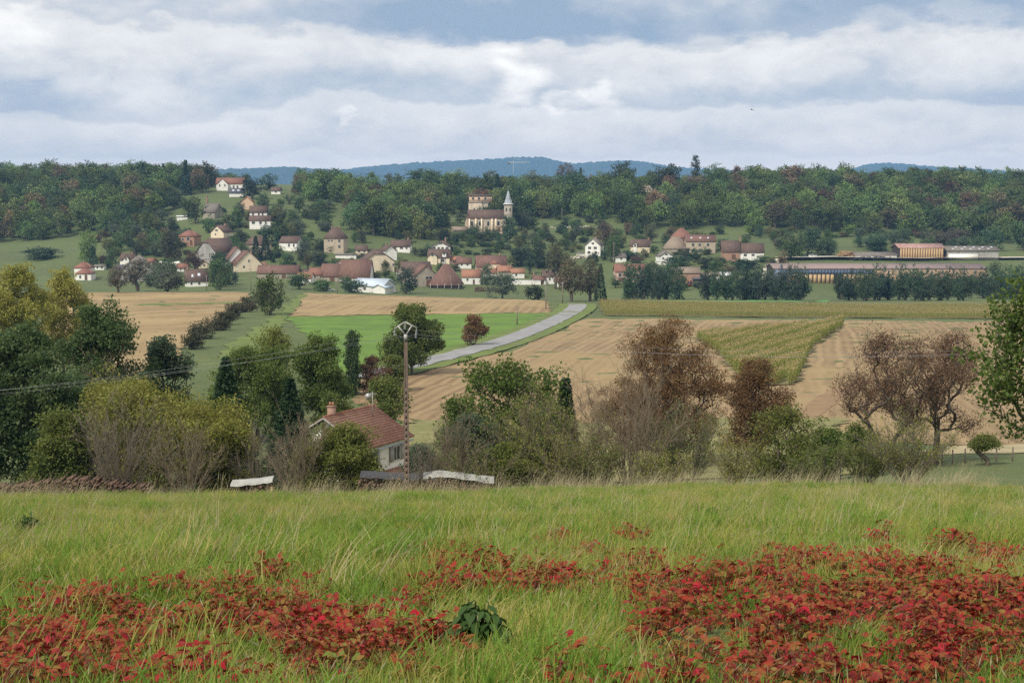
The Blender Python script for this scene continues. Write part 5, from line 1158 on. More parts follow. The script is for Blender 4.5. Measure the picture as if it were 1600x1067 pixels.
LM['olive'] = leafmat('leaf_olive', [(.105, .135, .028), (.175, .20, .038), (.245, .245, .05), (.30, .235, .08)])
LM['willow'] = leafmat('leaf_willow', [(.18, .20, .04), (.28, .285, .055), (.36, .335, .08), (.40, .34, .12)])
LM['brown'] = leafmat('leaf_brown', [(.085, .05, .024), (.155, .088, .038), (.225, .125, .052), (.21, .17, .06)])
LM['redbrown'] = leafmat('leaf_redbrown', [(.09, .055, .032), (.15, .085, .048), (.20, .115, .068), (.18, .14, .07)])
LM['bluegreen'] = leafmat('leaf_bluegreen', [(.04, .066, .036), (.068, .105, .056), (.10, .14, .08), (.13, .155, .10)])
LM['fresh'] = leafmat('leaf_fresh', [(.075, .10, .022), (.125, .155, .03), (.185, .20, .042), (.23, .22, .065)])
LM['yew'] = leafmat('leaf_yew', [(.025, .05, .022), (.04, .08, .03), (.06, .105, .04)])
def lobes_for(h, w, rg, n=9, low=.18, top=.98, squash=1.0):
    L = [(0, 0, h*(low+top)/2*.98, w*.36, w*.34, h*(top-low)*.42)]
    for k in range(n):
        an = 2*math.pi*k/n + rg.uniform(-.4, .4); f = rg.uniform(low+.14, top-.14)
        rad = w*.5*math.sqrt(max(.12, 1-((f-(low+top)/2)/((top-low)*.56))**2)); q = w*rg.uniform(.13, .2)
        L.append(((rad-q*.9)*math.cos(an), (rad-q*.9)*math.sin(an), h*f, q, q, min(q*.9, h*.2)*squash))
    for k in range(3): L.append((rg.uniform(-.16, .16)*w, rg.uniform(-.1, .1)*w, h*(top-.13), w*.15, w*.15, h*.12))
    return L
NEAR_D = 1.17
def near(name, label, px, Y, top, wpx, leafm, tips=260, per=60, leaf=.22, clump=.45, low=.15, trunk=.3, seed=None, bark=BARK, cat='tree', shell=.42, bare=0., trunks=1, twn=0, rough=.16, n=9, flat=.5, rtip=.014, lobes=None, dens=1.0, lean=0.0):
    g, h, w = dims(px, Y, top, wpx); rg = np.random.default_rng(seed or int(px*7 + top))
    lob = lobes(h, w) if lobes else lobes_for(h, w, rg, n, low)
    S, Vv = build_tree(lob, int(tips*1.15), per*NEAR_D*dens, leaf*1.1, clump, rg, max(h*trunk, .5), rtip, .47, shell, trunks=trunks, base_w=w*.06, bare=bare, rough=rough, flat=flat, lean=lean)
    if twn: S = np.concatenate([S, twigs(S, twn, .6, .009, rg)])
    nm = ('stems', 'foliage') if cat == 'shrub' else ('trunk', 'crown')
    return plant_thing(name, label, cat, g, S, Vv, LM[leafm] if leafm else None, bark, None, nm)
near('walnut_tree', 'rounded olive green walnut tree between pasture and road', 643, 215, 474, 96, 'walnut', 300, 70, .3, .6, .04, .25)
near('pasture_bush', 'dark grey brown rounded bush alone in the pasture', 740, 268, 491, 40, 'brown', 150, 26, .3, .4, .02, .1, cat='shrub', trunks=4)
near('columnar_tree', 'narrow dark columnar tree at the pasture corner', 550, 190, 518, 27, 'dkgreen', 150, 40, .22, .3, .03, .2, lobes=lambda h, w: [(0, 0, h*(.12+.11*k), w*.46*(1-.07*abs(k-3)), w*.46, h*.12) for k in range(8)])
near('hedge_shrub', 'reddish brown shrub right of the narrow columnar tree', 585, 192, 553, 50, 'redbrown', 130, 36, .2, .35, .02, .1, cat='shrub', trunks=4)
near('hedge_shrub', 'low dark green shrub before the walnut tree', 618, 194, 552, 40, 'walnut', 110, 36, .2, .35, .02, .1, cat='shrub', trunks=4)
near('field_tree', 'brownish olive tree behind the bright green maples', 425, 175, 506, 74, 'olive', 230, 32, .22, .42, .1, .3, bare=.1, twn=500)
near('willow', 'tall yellowish olive willow at the far left', 30, 205, 408, 120, 'willow', 300, 60, .28, .55, .05, .3, bare=.05, twn=400)
near('willow', 'second yellowish olive willow right of the far left one', 98, 215, 412, 92, 'willow', 260, 60, .28, .5, .05, .3, bare=.05, twn=400)
near('willow', 'lower thin willow at the corner of the stubble field', 140, 208, 470, 70, 'olive', 160, 34, .24, .45, .05, .3, bare=.15, twn=300)
near('ash_tree', 'dark ash tree with ragged upright crown behind the olive tree', 165, 112, 470, 150, 'dkgreen', 340, 62, .21, .5, .08, .3, n=11)
near('ash_tree', 'smaller blue green ash with feathery top beside the ragged one', 258, 116, 513, 90, 'bluegreen', 230, 56, .2, .42, .08, .3)
near('lime_tree', 'massive dark green tree at the left edge', 48, 96, 500, 190, 'dkgreen', 420, 95, .2, .5, .06, .25, n=12)
near('lime_tree', 'dark tree cut by the left edge of the view', -55, 92, 560, 130, 'dkgreen', 260, 70, .2, .5, .06, .25)
near('maple_tree', 'bright green maple with domed crown right of the conifer', 500, 152, 521, 90, 'green', 320, 75, .2, .45, .05, .25)
near('maple_tree', 'broad yellow green maple behind the dark conifers', 400, 150, 538, 150, 'green', 400, 70, .2, .48, .05, .25, n=12)
near('maple_tree', 'low green tree behind the chimney of the white house', 520, 140, 612, 60, 'walnut', 150, 50, .2, .4, .05, .25)
def conif(name, label, px, Y, top, wpx, mat):
    g, h, w = dims(px, Y, top, wpx); rg = np.random.default_rng(int(px)); Vv = conifer_leaves(h, w*.72, 9000, .34, rg)
    S = np.array([[0, 0, -.6, 0, 0, h*.5, .18, .12], [0, 0, h*.5, 0, 0, h*.98, .12, .02]])
    plant_thing(name, label, 'conifer', g, S, Vv, LM[mat], BARK)
conif('spruce', 'dark green spruce left of the bright maples', 352, 108, 556, 100, 'yew')
conif('cypress', 'dark conical conifer in front of the bright maples', 452, 108, 590, 90, 'yew')
conif('spruce', 'small spruce beside the big walnut', 884, 100, 590, 50, 'yew')
near('garden_tree', 'small olive green tree just behind the tiled roof', 597, 142, 585, 86, 'walnut', 230, 34, .2, .4, .1, .3, bare=.08)
near('hazel_bush', 'broad olive coloured bush tree in front of the ash trees', 235, 86, 592, 300, 'olive', 620, 58, .15, .45, .02, .12, trunks=6, n=14, bare=.04, shell=.38)
near('hazel_bush', 'greener left flank of the broad olive bush', 95, 84, 640, 130, 'walnut', 260, 62, .15, .42, .02, .12, trunks=5)
near('hazel_bush', 'lower right flank of the broad olive bush', 345, 85, 655, 120, 'olive', 220, 60, .15, .42, .02, .12, trunks=5)
near('elder_bush', 'yellow green rounded bush hiding the house gable', 524, 81, 662, 136, 'fresh', 280, 62, .13, .34, .03, .2, trunks=4, cat='shrub')
near('walnut_tree', 'large spreading green walnut right of the concrete pole', 790, 98, 552, 210, 'green', 340, 50, .19, .42, .1, .28, n=12, rough=.25)
near('hazel_bush', 'green shrub beneath the left gable of the white house', 482, 83, 700, 60, 'walnut', 110, 40, .13, .34, .02, .12, trunks=4, cat='shrub')
near('walnut_tree', 'lower left bough mass of the walnut above the shrubs', 715, 94, 612, 80, 'green', 110, 46, .19, .36, .1, .3)
near('juniper_bush', 'blue green dense shrub in front of the big walnut', 738, 84, 645, 96, 'bluegreen', 220, 62, .12, .3, .02, .15, trunks=4, cat='shrub')
near('juniper_bush', 'dark green shrub right behind the concrete pole', 655, 90, 690, 50, 'bluegreen', 120, 55, .12, .28, .02, .15, trunks=4, cat='shrub')
near('bramble_bush', 'yellow green low shrub below the big walnut', 790, 80, 690, 70, 'fresh', 130, 40, .12, .28, .02, .15, trunks=4, cat='shrub')
near('bramble_bush', 'small green shrub right below the spruce', 860, 81, 682, 80, 'walnut', 140, 40, .12, .3, .02, .15, trunks=4, cat='shrub')
near('hornbeam', 'big brown leaved autumn tree left of the maize', 1035, 112, 492, 205, 'brown', 520, 70, .115, .42, .06, .28, bark=BARK, bare=.03, dens=1.5, twn=900, rough=.2, shell=.5, lobes=lambda h, w: [(.05*w, 0, h*.90, w*.17, w*.17, h*.10), (-.05*w, 0, h*.78, w*.27, w*.25, h*.12), (.08*w, 0, h*.64, w*.37, w*.33, h*.13), (-.06*w, 0, h*.50, w*.43, w*.36, h*.13), (.05*w, 0, h*.36, w*.47, w*.38, h*.13), (-.1*w, 0, h*.24, w*.40, w*.3, h*.11), (.38*w, 0, h*.55, w*.13, w*.13, h*.09), (-.40*w, 0, h*.42, w*.12, w*.12, h*.09), (.28*w, 0, h*.75, w*.10, w*.10, h*.07)])
near('hornbeam', 'smaller brown leaved tree beside the big autumn tree', 1180, 104, 556, 115, 'brown', 330, 51, .115, .36, .08, .3, bare=.04, dens=1.4, twn=700, lobes=lambda h, w: [(0, 0, h*.85, w*.24, w*.24, h*.13), (-.08*w, 0, h*.68, w*.36, w*.32, h*.15), (.1*w, 0, h*.50, w*.43, w*.36, h*.14), (-.05*w, 0, h*.34, w*.40, w*.34, h*.13), (.36*w, 0, h*.62, w*.14, w*.14, h*.09)])
near('dogwood_shrub', 'fresh green shrub below the smaller brown tree', 1228, 84, 632, 130, 'fresh', 240, 40, .12, .34, .02, .15, trunks=5, cat='shrub', bare=.1, twn=500)
near('dogwood_shrub', 'small dark green bush left of the sparse brown trees', 1296, 92, 668, 60, 'green', 110, 55, .12, .3, .02, .15, trunks=4, cat='shrub')
near('dogwood_shrub', 'small rounded green bush under the sparse brown trees', 1345, 95, 662, 54, 'walnut', 110, 50, .12, .3, .02, .15, trunks=4, cat='shrub')
near('ash_tree', 'sparse reddish brown tree with dark forked trunk', 1385, 100, 503, 165, 'redbrown', 460, 27, .115, .4, .25, .22, bark=BARK, trunks=3, bare=.25, twn=1800, n=11, rtip=.012, rough=.3)
near('ash_tree', 'second sparse brown tree right of the forked one', 1468, 104, 512, 160, 'redbrown', 480, 30, .115, .42, .18, .25, bark=BARK, bare=.18, twn=1800, n=11, rtip=.012, rough=.3)
near('plum_tree', 'little leaning tree beside the wire fence', 1552, 101, 680, 52, 'walnut', 90, 30, .12, .25, .45, .4, lobes=lambda h, w: [(-.3, 0, h*.78, w*.4, w*.35, h*.22), (-.9, 0, h*.7, w*.25, w*.25, h*.16)], lean=-.55, rtip=.02)
# the maple at the right edge hangs into the view
g = at(1668, 44); hm = pix(1600, 425, 44)[2] - g[2]; rg = np.random.default_rng(5)
lob = [(0, 0, hm*.66, 2.2, 2.2, 2.6), (-1.6, 0, hm*.78, 1.0, 1.1, 1.1), (-2.2, -.3, hm*.62, 1.05, 1.1, .95), (-1.9, .2, hm*.46, .9, 1, .75), (-.9, 0, hm*.93, 1.0, 1, .8), (1.5, 0, hm*.7, 1.8, 1.8, 2), (-1.2, .4, hm*.33, .6, .7, .5)]
S, Vv = build_tree(lob, 420, 26, .15, .26, rg, hm*.4, .009, .5, .5, rough=.2)
plant_thing('maple_tree', 'leafy green maple reaching in from the right edge', 'tree', g, S, Vv, LM['green'], BARK)

# bare shrubs
def bare_shrub(label, px, Y, top, wpx, tips, twn, seed, mat=TWIG, low=.12, vase=1.0, leafm=None, per=0):
    g, h, w = dims(px, Y, top, wpx); rg = np.random.default_rng(seed); S = []; ends = []
    def arc(p, d, L, r, n, sag):
        out = [p]
        for k in range(n):
            d = d + rg.normal(0, .07, 3) + np.array([0, 0, sag]); d = d/np.linalg.norm(d); q = out[-1] + d*(L/n)
            S.append([*out[-1], *q, r*(1-.75*k/n), r*(1-.75*(k+1)/n)]); out.append(q)
        return out, d
    for s in range(max(14, tips//14)):
        an = rg.uniform(0, 6.28); rr = math.sqrt(rg.uniform()); b0 = np.array([math.cos(an)*w*.07*rr, math.sin(an)*w*.07*rr, -.15])
        tip = np.array([math.cos(an)*w*.5*rr, math.sin(an)*w*.4*rr, h*(1-.35*rr**2.2)*rg.uniform(.72, 1.03)]); d = tip - b0; L = np.linalg.norm(d); d = d/L; d[2] += .12*rr; d /= np.linalg.norm(d)
        pts, dd = arc(b0, d, L, .028*rg.uniform(.6, 1.2), 7, -.025*rr)
        for k in range(2, 8):
            for _ in range(rg.integers(1, 4)):
                bd = (pts[k]-pts[k-1]); bd /= np.linalg.norm(bd); bd = bd + unit(1, rg)[0]*.62; bd[2] = abs(bd[2])*.9; bd /= np.linalg.norm(bd)
                q, d2 = arc(pts[k], bd, L*rg.uniform(.12, .28), .012, 4, .04)
                for kk in (2, 3, 4):
                    for _ in range(2):
                        td = (q[kk]-q[kk-1]); td /= np.linalg.norm(td); td = td + unit(1, rg)[0]*.7; td[2] += .2; td /= np.linalg.norm(td)
                        e2 = q[kk] + td*L*rg.uniform(.05, .11); S.append([*q[kk], *e2, .0075, .004]); ends.append(e2)
    Vv = None
    if leafm:
        E = np.array(ends); kk = rg.poisson(per*.35, len(E)); C = np.repeat(E, kk, 0); C = C + rg.normal(0, .08, C.shape); Vv = leaf_quads(C, .10, rg)
    S = np.array(S); S[:, 2] = np.maximum(S[:, 2], -.2); S[:, 5] = np.maximum(S[:, 5], -.1)
    plant_thing('bare_shrub', label, 'shrub', g, S, Vv, LM[leafm] if leafm else None, mat, None, ('stems', 'foliage'), .012)
bare_shrub('tall bare vase shaped shrub with pale twigs before the autumn tree', 985, 79, 575, 170, 620, 3200, 1)
bare_shrub('leafless multi stemmed tree before the broad olive bush', 182, 79, 625, 150, 560, 2600, 2, BARKG, vase=.6)
bare_shrub('low leafless grey shrub right of the multi stemmed tree', 285, 79, 668, 130, 460, 2200, 3, TWIG)
bare_shrub('pale dead branches rising behind the broad olive bush', 185, 98, 572, 90, 120, 300, 4, TWIG)
bare_shrub('brownish bare shrub with pale stem left of the yellow green bush', 462, 80, 648, 110, 420, 1800, 5, TWIG)
bare_shrub('dense grey brown shrub under the sparse brown trees', 1425, 80, 652, 140, 620, 4200, 6, BARKG, .0, .5, 'olive', 4)
bare_shrub('pale bare shrub left of the blue green shrub', 700, 80, 650, 90, 380, 1800, 7, TWIG)
bare_shrub('grey bare twiggy shrub below the big walnut', 825, 82, 620, 130, 460, 2400, 8, BARKG, leafm='olive', per=7)
bare_shrub('brown twiggy shrub between walnut and autumn tree', 905, 81, 640, 120, 420, 2200, 9, TWIG, leafm='olive', per=5)
bare_shrub('dense grey twiggy shrub right of the vase shaped one', 1075, 83, 640, 130, 460, 2600, 10, BARKG, leafm='walnut', per=6)
bare_shrub('low straw coloured shrub at the meadow edge below the walnut', 750, 78, 700, 130, 300, 1600, 12, TWIG, leafm='walnut', per=5)
bare_shrub('low brown shrub at the meadow edge left of the bare shrub', 880, 78, 690, 120, 320, 1700, 13, TWIG, leafm='olive', per=4)
bare_shrub('thin bare shrub behind the dead stems right of broad bush', 400, 84, 668, 90, 320, 1400, 14, BARKG)
bare_shrub('straw brown brush at the brow right of the vase shaped shrub', 1040, 77, 705, 110, 300, 1700, 16, TWIG, leafm='olive', per=6)
bare_shrub('low tangled brush left of the dense grey shrub', 1290, 78, 700, 100, 300, 1500, 17, BARKG, leafm='walnut', per=9)
bare_shrub('tangled dark brush below the sparse brown trees', 1360, 82, 690, 90, 320, 1600, 18, BARKG, leafm='walnut', per=9)
bare_shrub('grey brush right beside the concrete pole', 670, 78, 700, 80, 280, 1500, 19, BARKG)
bare_shrub('low olive brush below the brown twiggy shrub', 925, 78, 695, 110, 320, 1600, 20, TWIG, leafm='walnut', per=8)
bare_shrub('low bare shrub in front of the smaller brown tree', 1150, 79, 690, 110, 300, 1500, 15, TWIG, leafm='olive', per=5)
# ------------------------------------------------------------------ maize
def ribbon(pts, wid, side):      # a leaf blade as quads along pts
    V = []; n = len(pts)
    for i, p in enumerate(pts):
        w = wid*(1-(i/(n-1))**2)*.5 + .001; V += [np.array(p)-np.array(side)*w, np.array(p)+np.array(side)*w]
    return V, [(2*i, 2*i+1, 2*i+3, 2*i+2) for i in range(n-1)]
def maize_mesh(seed, mat):
    rg = np.random.default_rng(seed); V, Q, M = [], [], []
    def add(v, q, m):
        b = len(V); V.extend(v); Q.extend([tuple(i+b for i in f) for f in q]); M.extend([m]*len(q))
    h = rg.uniform(2.0, 2.4)
    v = [(sx*.02, sy*.02, z) for z in (0, h) for sx, sy in ((-1, -1), (1, -1), (1, 1), (-1, 1))]; add(v, [(0, 1, 5, 4), (1, 2, 6, 5), (2, 3, 7, 6), (3, 0, 4, 7)], 0)
    for k in range(9):
        an = k*2.6 + rg.uniform(-.5, .5); z = .3 + k*(h-.6)/9; d = np.array([math.cos(an), math.sin(an), 0]); L = rg.uniform(.5, .8)
        add(*ribbon([np.array([0, 0, z]) + d*L*f + np.array([0, 0, .45*L*math.sin(f*2.6) - .35*L*f*f]) for f in (0, .3, .65, 1)], .11, (-d[1], d[0], 0)), 0)
    for k in range(5):
        an = k*1.3; d = np.array([math.cos(an), math.sin(an), 0]); add(*ribbon([np.array([0, 0, h]) + d*.18*f + np.array([0, 0, .34*f]) for f in (0, .5, 1)], .05, (-d[1], d[0], 0)), 1)
    return quads('maize_plant', V, Q, mat, M)
MZL = leafmat('maize_leaf', [(.15, .19, .045), (.23, .25, .07), (.33, .30, .11), (.42, .34, .17)], .5, .1, .4, transl=.4); MZT = plain('maize_tassel', (.50, .38, .20), (.40, .30, .15))
mz0 = mz = [maize_mesh(i, [MZL, MZT]) for i in range(5)]
MZG = leafmat('green_maize_leaf', [(.17, .23, .045), (.26, .31, .065), (.37, .37, .10), (.48, .41, .17)], .5, .1, .4, transl=.4)
mz2 = [maize_mesh(20+i, [MZG, MZT]) for i in range(5)]
def maize(name, label, L, Rr, du, dv, ang=0, mz=mz, tall=.8, wave=.04):
    mz = mz or (mz0 + mz2[:3])
    A = np.concatenate([L, Rr[::-1]]); x0, y0 = A.min(0); x1, y1 = A.max(0)
    ca, sa = math.cos(ang), math.sin(ang); c = np.array([(x0+x1)/2, (y0+y1)/2]); r = max(x1-x0, y1-y0)*.75
    U, Vv = np.meshgrid(np.arange(-r, r, du), np.arange(-r, r, dv)); U = U + rng.normal(0, .04, U.shape); Vv = Vv + rng.normal(0, .08, Vv.shape)
    X = (c[0] + U*ca - Vv*sa).ravel(); Yy = (c[1] + U*sa + Vv*ca).ravel()
    ins = np.zeros(len(X), bool); m = len(A)
    for i in range(m):
        (xa, ya), (xb, yb) = A[i], A[(i+1) % m]
        cr = ((ya > Yy) != (yb > Yy)) & (X < (xb-xa)*(Yy-ya)/(yb-ya+1e-12)+xa); ins ^= cr
    X = X[ins]; Yy = Yy[ins]; N = len(X)
    z = height(X, Yy) + .1; Ur = (X-c[0])*ca + (Yy-c[1])*sa; s = tall*rng.uniform(.85, 1.12, N)*(1+.1*np.sin(X*.13)*np.sin(Yy*.11))*(1+wave*np.sin(Ur*2*math.pi/5.1))
    print(name, N)
    scatter(name, label, 'maize', np.column_stack([X, Yy, z]), np.column_stack([rng.normal(0, .06, N), rng.normal(0, .06, N), rng.uniform(0, 6.28, N)]), np.column_stack([s]*3), rng.integers(0, len(mz), N), mz)
maize('maize_crop', 'broad stand of ripening maize in the far field', MZ[1], MZ[2], 1.5, .3, R(12), None, .6)
maize('maize_crop', 'curved block of yellow green maize in the brown field', MZ2[1], MZ2[2], 1.7, .24, R(-24), mz2, .8, .10)

# ------------------------------------------------------------------ meadow
def blade_tuft(seed, n, hgt, spread, wid, lean, mats, curve=.5, heads=0, segs=3):
    rg = np.random.default_rng(seed); V, Q, M = [], [], []
    for i in range(n):
        an = rg.uniform(0, 6.28); d = np.array([math.cos(an), math.sin(an), 0])*rg.uniform(.1, 1)*curve + np.array([lean, lean*.2, 0])
        p0 = np.array([rg.normal(0, spread), rg.normal(0, spread), -.03]); h = hgt*rg.uniform(.5, 1.15)
        pts = [p0 + d*h*(f**1.8) + np.array([0, 0, h*(f - .28*f**2.5*np.linalg.norm(d))]) for f in np.linspace(0, 1, segs+1)]
        si = rg.normal(size=3)*np.array([1, 1, .1]); si /= np.linalg.norm(si)
        v, q = ribbon(pts, wid*rg.uniform(.7, 1.3), si); b = len(V); V.extend(v); Q.extend([tuple(k+b for k in f) for f in q]); M.extend([0]*len(q))
        if i < heads:
            tp = pts[-1]; dd = (pts[-1]-pts[-2]); dd /= np.linalg.norm(dd)+1e-9; L = hgt*rg.uniform(.16, .26)
            for sd in (si, np.cross(si, dd)):
                hw = .0045; b = len(V); V.extend([tp, tp+dd*L*.35+sd*hw, tp+dd*L, tp+dd*L*.35-sd*hw]); Q.append((b, b+1, b+2, b+3)); M.append(1)
    return quads('grass_tuft', V, Q, mats, M)
def grassmat(name, ramp, wpos=.5):
    m, t = newmat(name); g = t.node('ShaderNodeNewGeometry'); oi = t.node('ShaderNodeObjectInfo')
    n = t.mapr(t.noise(oi.outputs['Location'], .22, 4, .6), .36, .64); n2 = t.mapr(t.noise(oi.outputs['Location'], 1.1, 3, .6), .36, .64)
    f = t.math('ADD', t.math('MULTIPLY', n, .34), t.math('ADD', t.math('MULTIPLY', n2, .26), t.math('ADD', t.math('MULTIPLY', oi.outputs['Random'], .15), t.math('MULTIPLY', g.outputs['Random Per Island'], .25))))
    finish(t, t.ramp(f, [(.08 + .84*i/(len(ramp)-1), c) for i, c in enumerate(ramp)]), .6, spec=.25, transl=.4); return m
GR = grassmat('grass_blades', [(.12, .19, .025), (.20, .26, .04), (.30, .32, .06), (.40, .37, .095), (.50, .41, .17), (.45, .30, .14)])
GD = grassmat('lush_grass', [(.08, .19, .018), (.13, .255, .03), (.20, .30, .042), (.33, .37, .085)])
STRAW = grassmat('straw', [(.36, .31, .17), (.44, .38, .22), (.52, .46, .30), (.40, .31, .2)])
tufts = [blade_tuft(i, 50, .30, .18, .009, .16, [GR, STRAW], .75, 0) for i in range(4)] + [blade_tuft(10+i, 46, .36, .13, .013, .06, [GD, STRAW], .95, 0) for i in range(3)] + [blade_tuft(20+i, 26, .52, .18, .008, .35, [GR, STRAW], .4, 6) for i in range(2)] + [blade_tuft(30+i, 12, .75, .2, .006, .4, [STRAW, STRAW], .35, 8) for i in range(2)]
def band(y0, y1, dens, sc):
    n = int(((y1**2-y0**2)*.44 + (y1-y0)*6)*dens); y = np.sqrt(rng.uniform(y0*y0, y1*y1, n)); x = rng.uniform(-1, 1, n)*(y*.44 + 3)
    return x, y, np.full(n, sc)
B = [band(3.5, 9, 34, .75), band(9, 18, 26, .8), band(18, 34, 18, .85), band(34, 56, 14, .9), band(56, 76, 13, .8)]
X = np.concatenate([b[0] for b in B]); Yy = np.concatenate([b[1] for b in B]); Sc = np.concatenate([b[2] for b in B])
# where the red creeper lies: lumps of the ground given by their middle in the view, spread by noise
RED = [(60, 1030, 150, 60), (220, 1010, 150, 50), (400, 990, 130, 42), (520, 1020, 130, 45), (310, 940, 90, 18), (180, 945, 60, 16), (100, 975, 90, 30), (640, 1040, 110, 30), (430, 915, 30, 10), (690, 880, 70, 14), (760, 905, 110, 16), (880, 925, 90, 18), (700, 935, 70, 16),
       (820, 940, 70, 12), (870, 858, 30, 10), (990, 853, 26, 9), (925, 885, 36, 11), (1000, 905, 50, 14), (1010, 945, 70, 22), (1090, 950, 90, 34), (1180, 930, 110, 34), (1120, 985, 120, 30), (1300, 960, 140, 34), (1420, 965, 140, 36), (1540, 960, 120, 40), (1250, 1010, 110, 30),
       (1380, 858, 24, 12), (1480, 860, 40, 12), (1560, 885, 50, 22), (1400, 912, 90, 20), (1280, 895, 70, 14), (1210, 885, 30, 9), (1330, 905, 60, 14), (1500, 1020, 130, 36), (1180, 1060, 120, 20), (1420, 1060, 150, 22), (1040, 1030, 70, 24), (900, 1050, 60, 14), (1600, 1030, 90, 50), (60, 1090, 400, 30), (500, 1085, 200, 22), (1300, 1095, 400, 25), (655, 960, 40, 14)]
def redness(x, y):
    z = height(x, y); d = y*CP - z*SP; px = CX + F*x/d; py = CY - F*(y*SP + z*CP)/d; v = np.zeros_like(x)
    for cx, cy, rx, ry in RED:
        v = np.maximum(v, np.exp(-(((px-cx)/rx)**2 + ((py-cy)/ry)**2)*.9))
    ns = .5*np.sin(x*2.3+np.sin(y*1.7)*1.4)*np.cos(y*2.6+x*.8) + .3*np.sin(x*5.1+y*3.3)*np.sin(y*4.7-x*2)
    return v + .42*ns - .02
rd = redness(X, Yy)
keep = rng.uniform(0, 1, len(X)) > np.clip((rd-.40)*2, 0, np.where(Yy < 10.5, .80, .36))
X, Yy, Sc = X[keep], Yy[keep], Sc[keep]; N = len(X)
pn = np.sin(X*.31+np.sin(Yy*.23))*np.cos(Yy*.19+X*.07)
pr = rng.uniform(0, 1, N); ix = np.where(pr < .46, rng.integers(0, 4, N), np.where(pr < .84 + .12*pn, 4+rng.integers(0, 3, N), np.where(pr < .98, 7+rng.integers(0, 2, N), 9+rng.integers(0, 2, N))))
ix = np.where((ix >= 9) & (Yy < 8.5), 0, ix)
hum = np.sin(X*1.9+1.7*np.sin(Yy*1.1))*np.cos(Yy*1.6+X*.6)
sc = Sc*rng.uniform(.5, 1.3, N)*(1+.2*pn+.28*hum); sc = np.where(Yy < 12, sc*.85, sc)
print('GRASS', N)
scatter('meadow_grass', 'long green and straw coloured meadow grass covering the slope', 'grass', np.column_stack([X, Yy, height(X, Yy)]), np.column_stack([rng.normal(0, .2, N), rng.normal(.05, .2, N), rng.uniform(-1.6, 1.6, N)]), np.column_stack([sc, sc, sc*rng.uniform(.8, 1.15, N)]), ix, tufts)
# rough tall grass at the brow
n = 1700; y = rng.uniform(72, 79, n); px = rng.uniform(-80, 1560, n); x = (px-CX)/F*y/CP
dens = .12 + .5*np.clip((np.sin(px*.013+1)+np.sin(px*.031))*.5+.4, 0, 1) + .4*((px > 600) & (px < 1320)); k = rng.uniform(0, 1, n) < dens; x, y = x[k], y[k]; n = len(x)
brow = [blade_tuft(50+i, 9, 1.1, .25, .013, .3, [STRAW, STRAW], .35, 9) for i in range(3)] + [blade_tuft(60+i, 12, .7, .2, .012, .25, [STRAW, STRAW], .5, 6) for i in range(2)]
sc = rng.uniform(.55, 1.35, n)
scatter('dry_tall_grass', 'pale dry tall grass stalks along the brow of the meadow', 'grass', np.column_stack([x, y, height(x, y)]), np.column_stack([rng.normal(0, .1, n), rng.normal(.1, .1, n), rng.uniform(-.9, .9, n)]), np.column_stack([sc]*3), rng.integers(0, 5, n), brow)

# ------------------------------------------------------------------ red creeper
def creeper_mat():
    m, t = newmat('creeper_leaf'); g = t.node('ShaderNodeNewGeometry'); oi = t.node('ShaderNodeObjectInfo')
    n = t.mapr(t.noise(oi.outputs['Location'], .9, 4, .65), .3, .7)
    f = t.math('ADD', t.math('MULTIPLY', g.outputs['Random Per Island'], .42), t.math('ADD', t.math('MULTIPLY', n, .40), t.math('MULTIPLY', oi.outputs['Random'], .18)))
    v = t.noise(t.node('ShaderNodeTexCoord').outputs['Object'], 14, 3, .6)
    col = t.ramp(f, [(.20, (.15, .19, .035)), (.33, (.26, .15, .035)), (.43, (.26, .08, .024)), (.53, (.34, .035, .022)), (.64, (.20, .022, .022)), (.80, (.46, .014, .03)), (.96, (.70, .018, .075))])
    col = t.mix(t.mapr(v, .45, .8, 0, .3), col, (.16, .04, .02))
    finish(t, col, .55, spec=.2, transl=.3); return m
CRM = creeper_mat(); CST = plain('creeper_stem', (.16, .05, .035))
def leaflet(base, d, nrm, L, W, rg):
    d = d/np.linalg.norm(d); s = np.cross(nrm, d); s /= np.linalg.norm(s)+1e-9; u = np.cross(d, s); cur = rg.uniform(.1, .4); fold = rg.uniform(.1, .35); V = []
    for f, w in ((0, .05), (.3, .85), (.62, .9), (1, .02)):
        c = base + d*L*f - u*(cur*L*f*f); V += [c - s*W*w*.5 + u*W*w*fold*.5, c, c + s*W*w*.5 + u*W*w*fold*.5]
    return V, [(3*i+j, 3*i+j+1, 3*i+j+4, 3*i+j+3) for i in range(3) for j in range(2)]
def sprig(seed, nl, rad):
    rg = np.random.default_rng(seed); V, Q, M = [], [], []
    def add(v, q, m=0):
        b = len(V); V.extend(v); Q.extend([tuple(i+b for i in f) for f in q]); M.extend([m]*len(q))
    for k in range(nl):
        an = rg.uniform(0, 6.28); r = rad*math.sqrt(rg.uniform()); hgt = rg.uniform(.02, .15); c = np.array([r*math.cos(an), r*math.sin(an), hgt]); az = rg.uniform(0, 6.28)
        tilt = np.array([rg.normal(0, .35), rg.normal(-.25, .35), 1]); tilt /= np.linalg.norm(tilt)
        st = [np.array([c[0]*.6, c[1]*.6, -.02]), c]; add(*ribbon([st[0], (st[0]+st[1])/2+np.array([0, 0, .02]), st[1]], .006, (1, 0, 0)), 1)
        for a in ([-1.25, -.62, 0, .62, 1.25] if rg.uniform() < .6 else [-.9, 0, .9]):
            d = np.array([math.cos(az+a), math.sin(az+a), -.12]); d = d - tilt*np.dot(d, tilt)*.9; L = rg.uniform(.034, .074)*(1-.18*abs(a)); add(*leaflet(c, d, tilt, L, L*.62, rg))
    return quads('creeper_sprig', V, Q, [CRM, CST], M)
sprigs = [sprig(i, 9, .16) for i in range(10)]
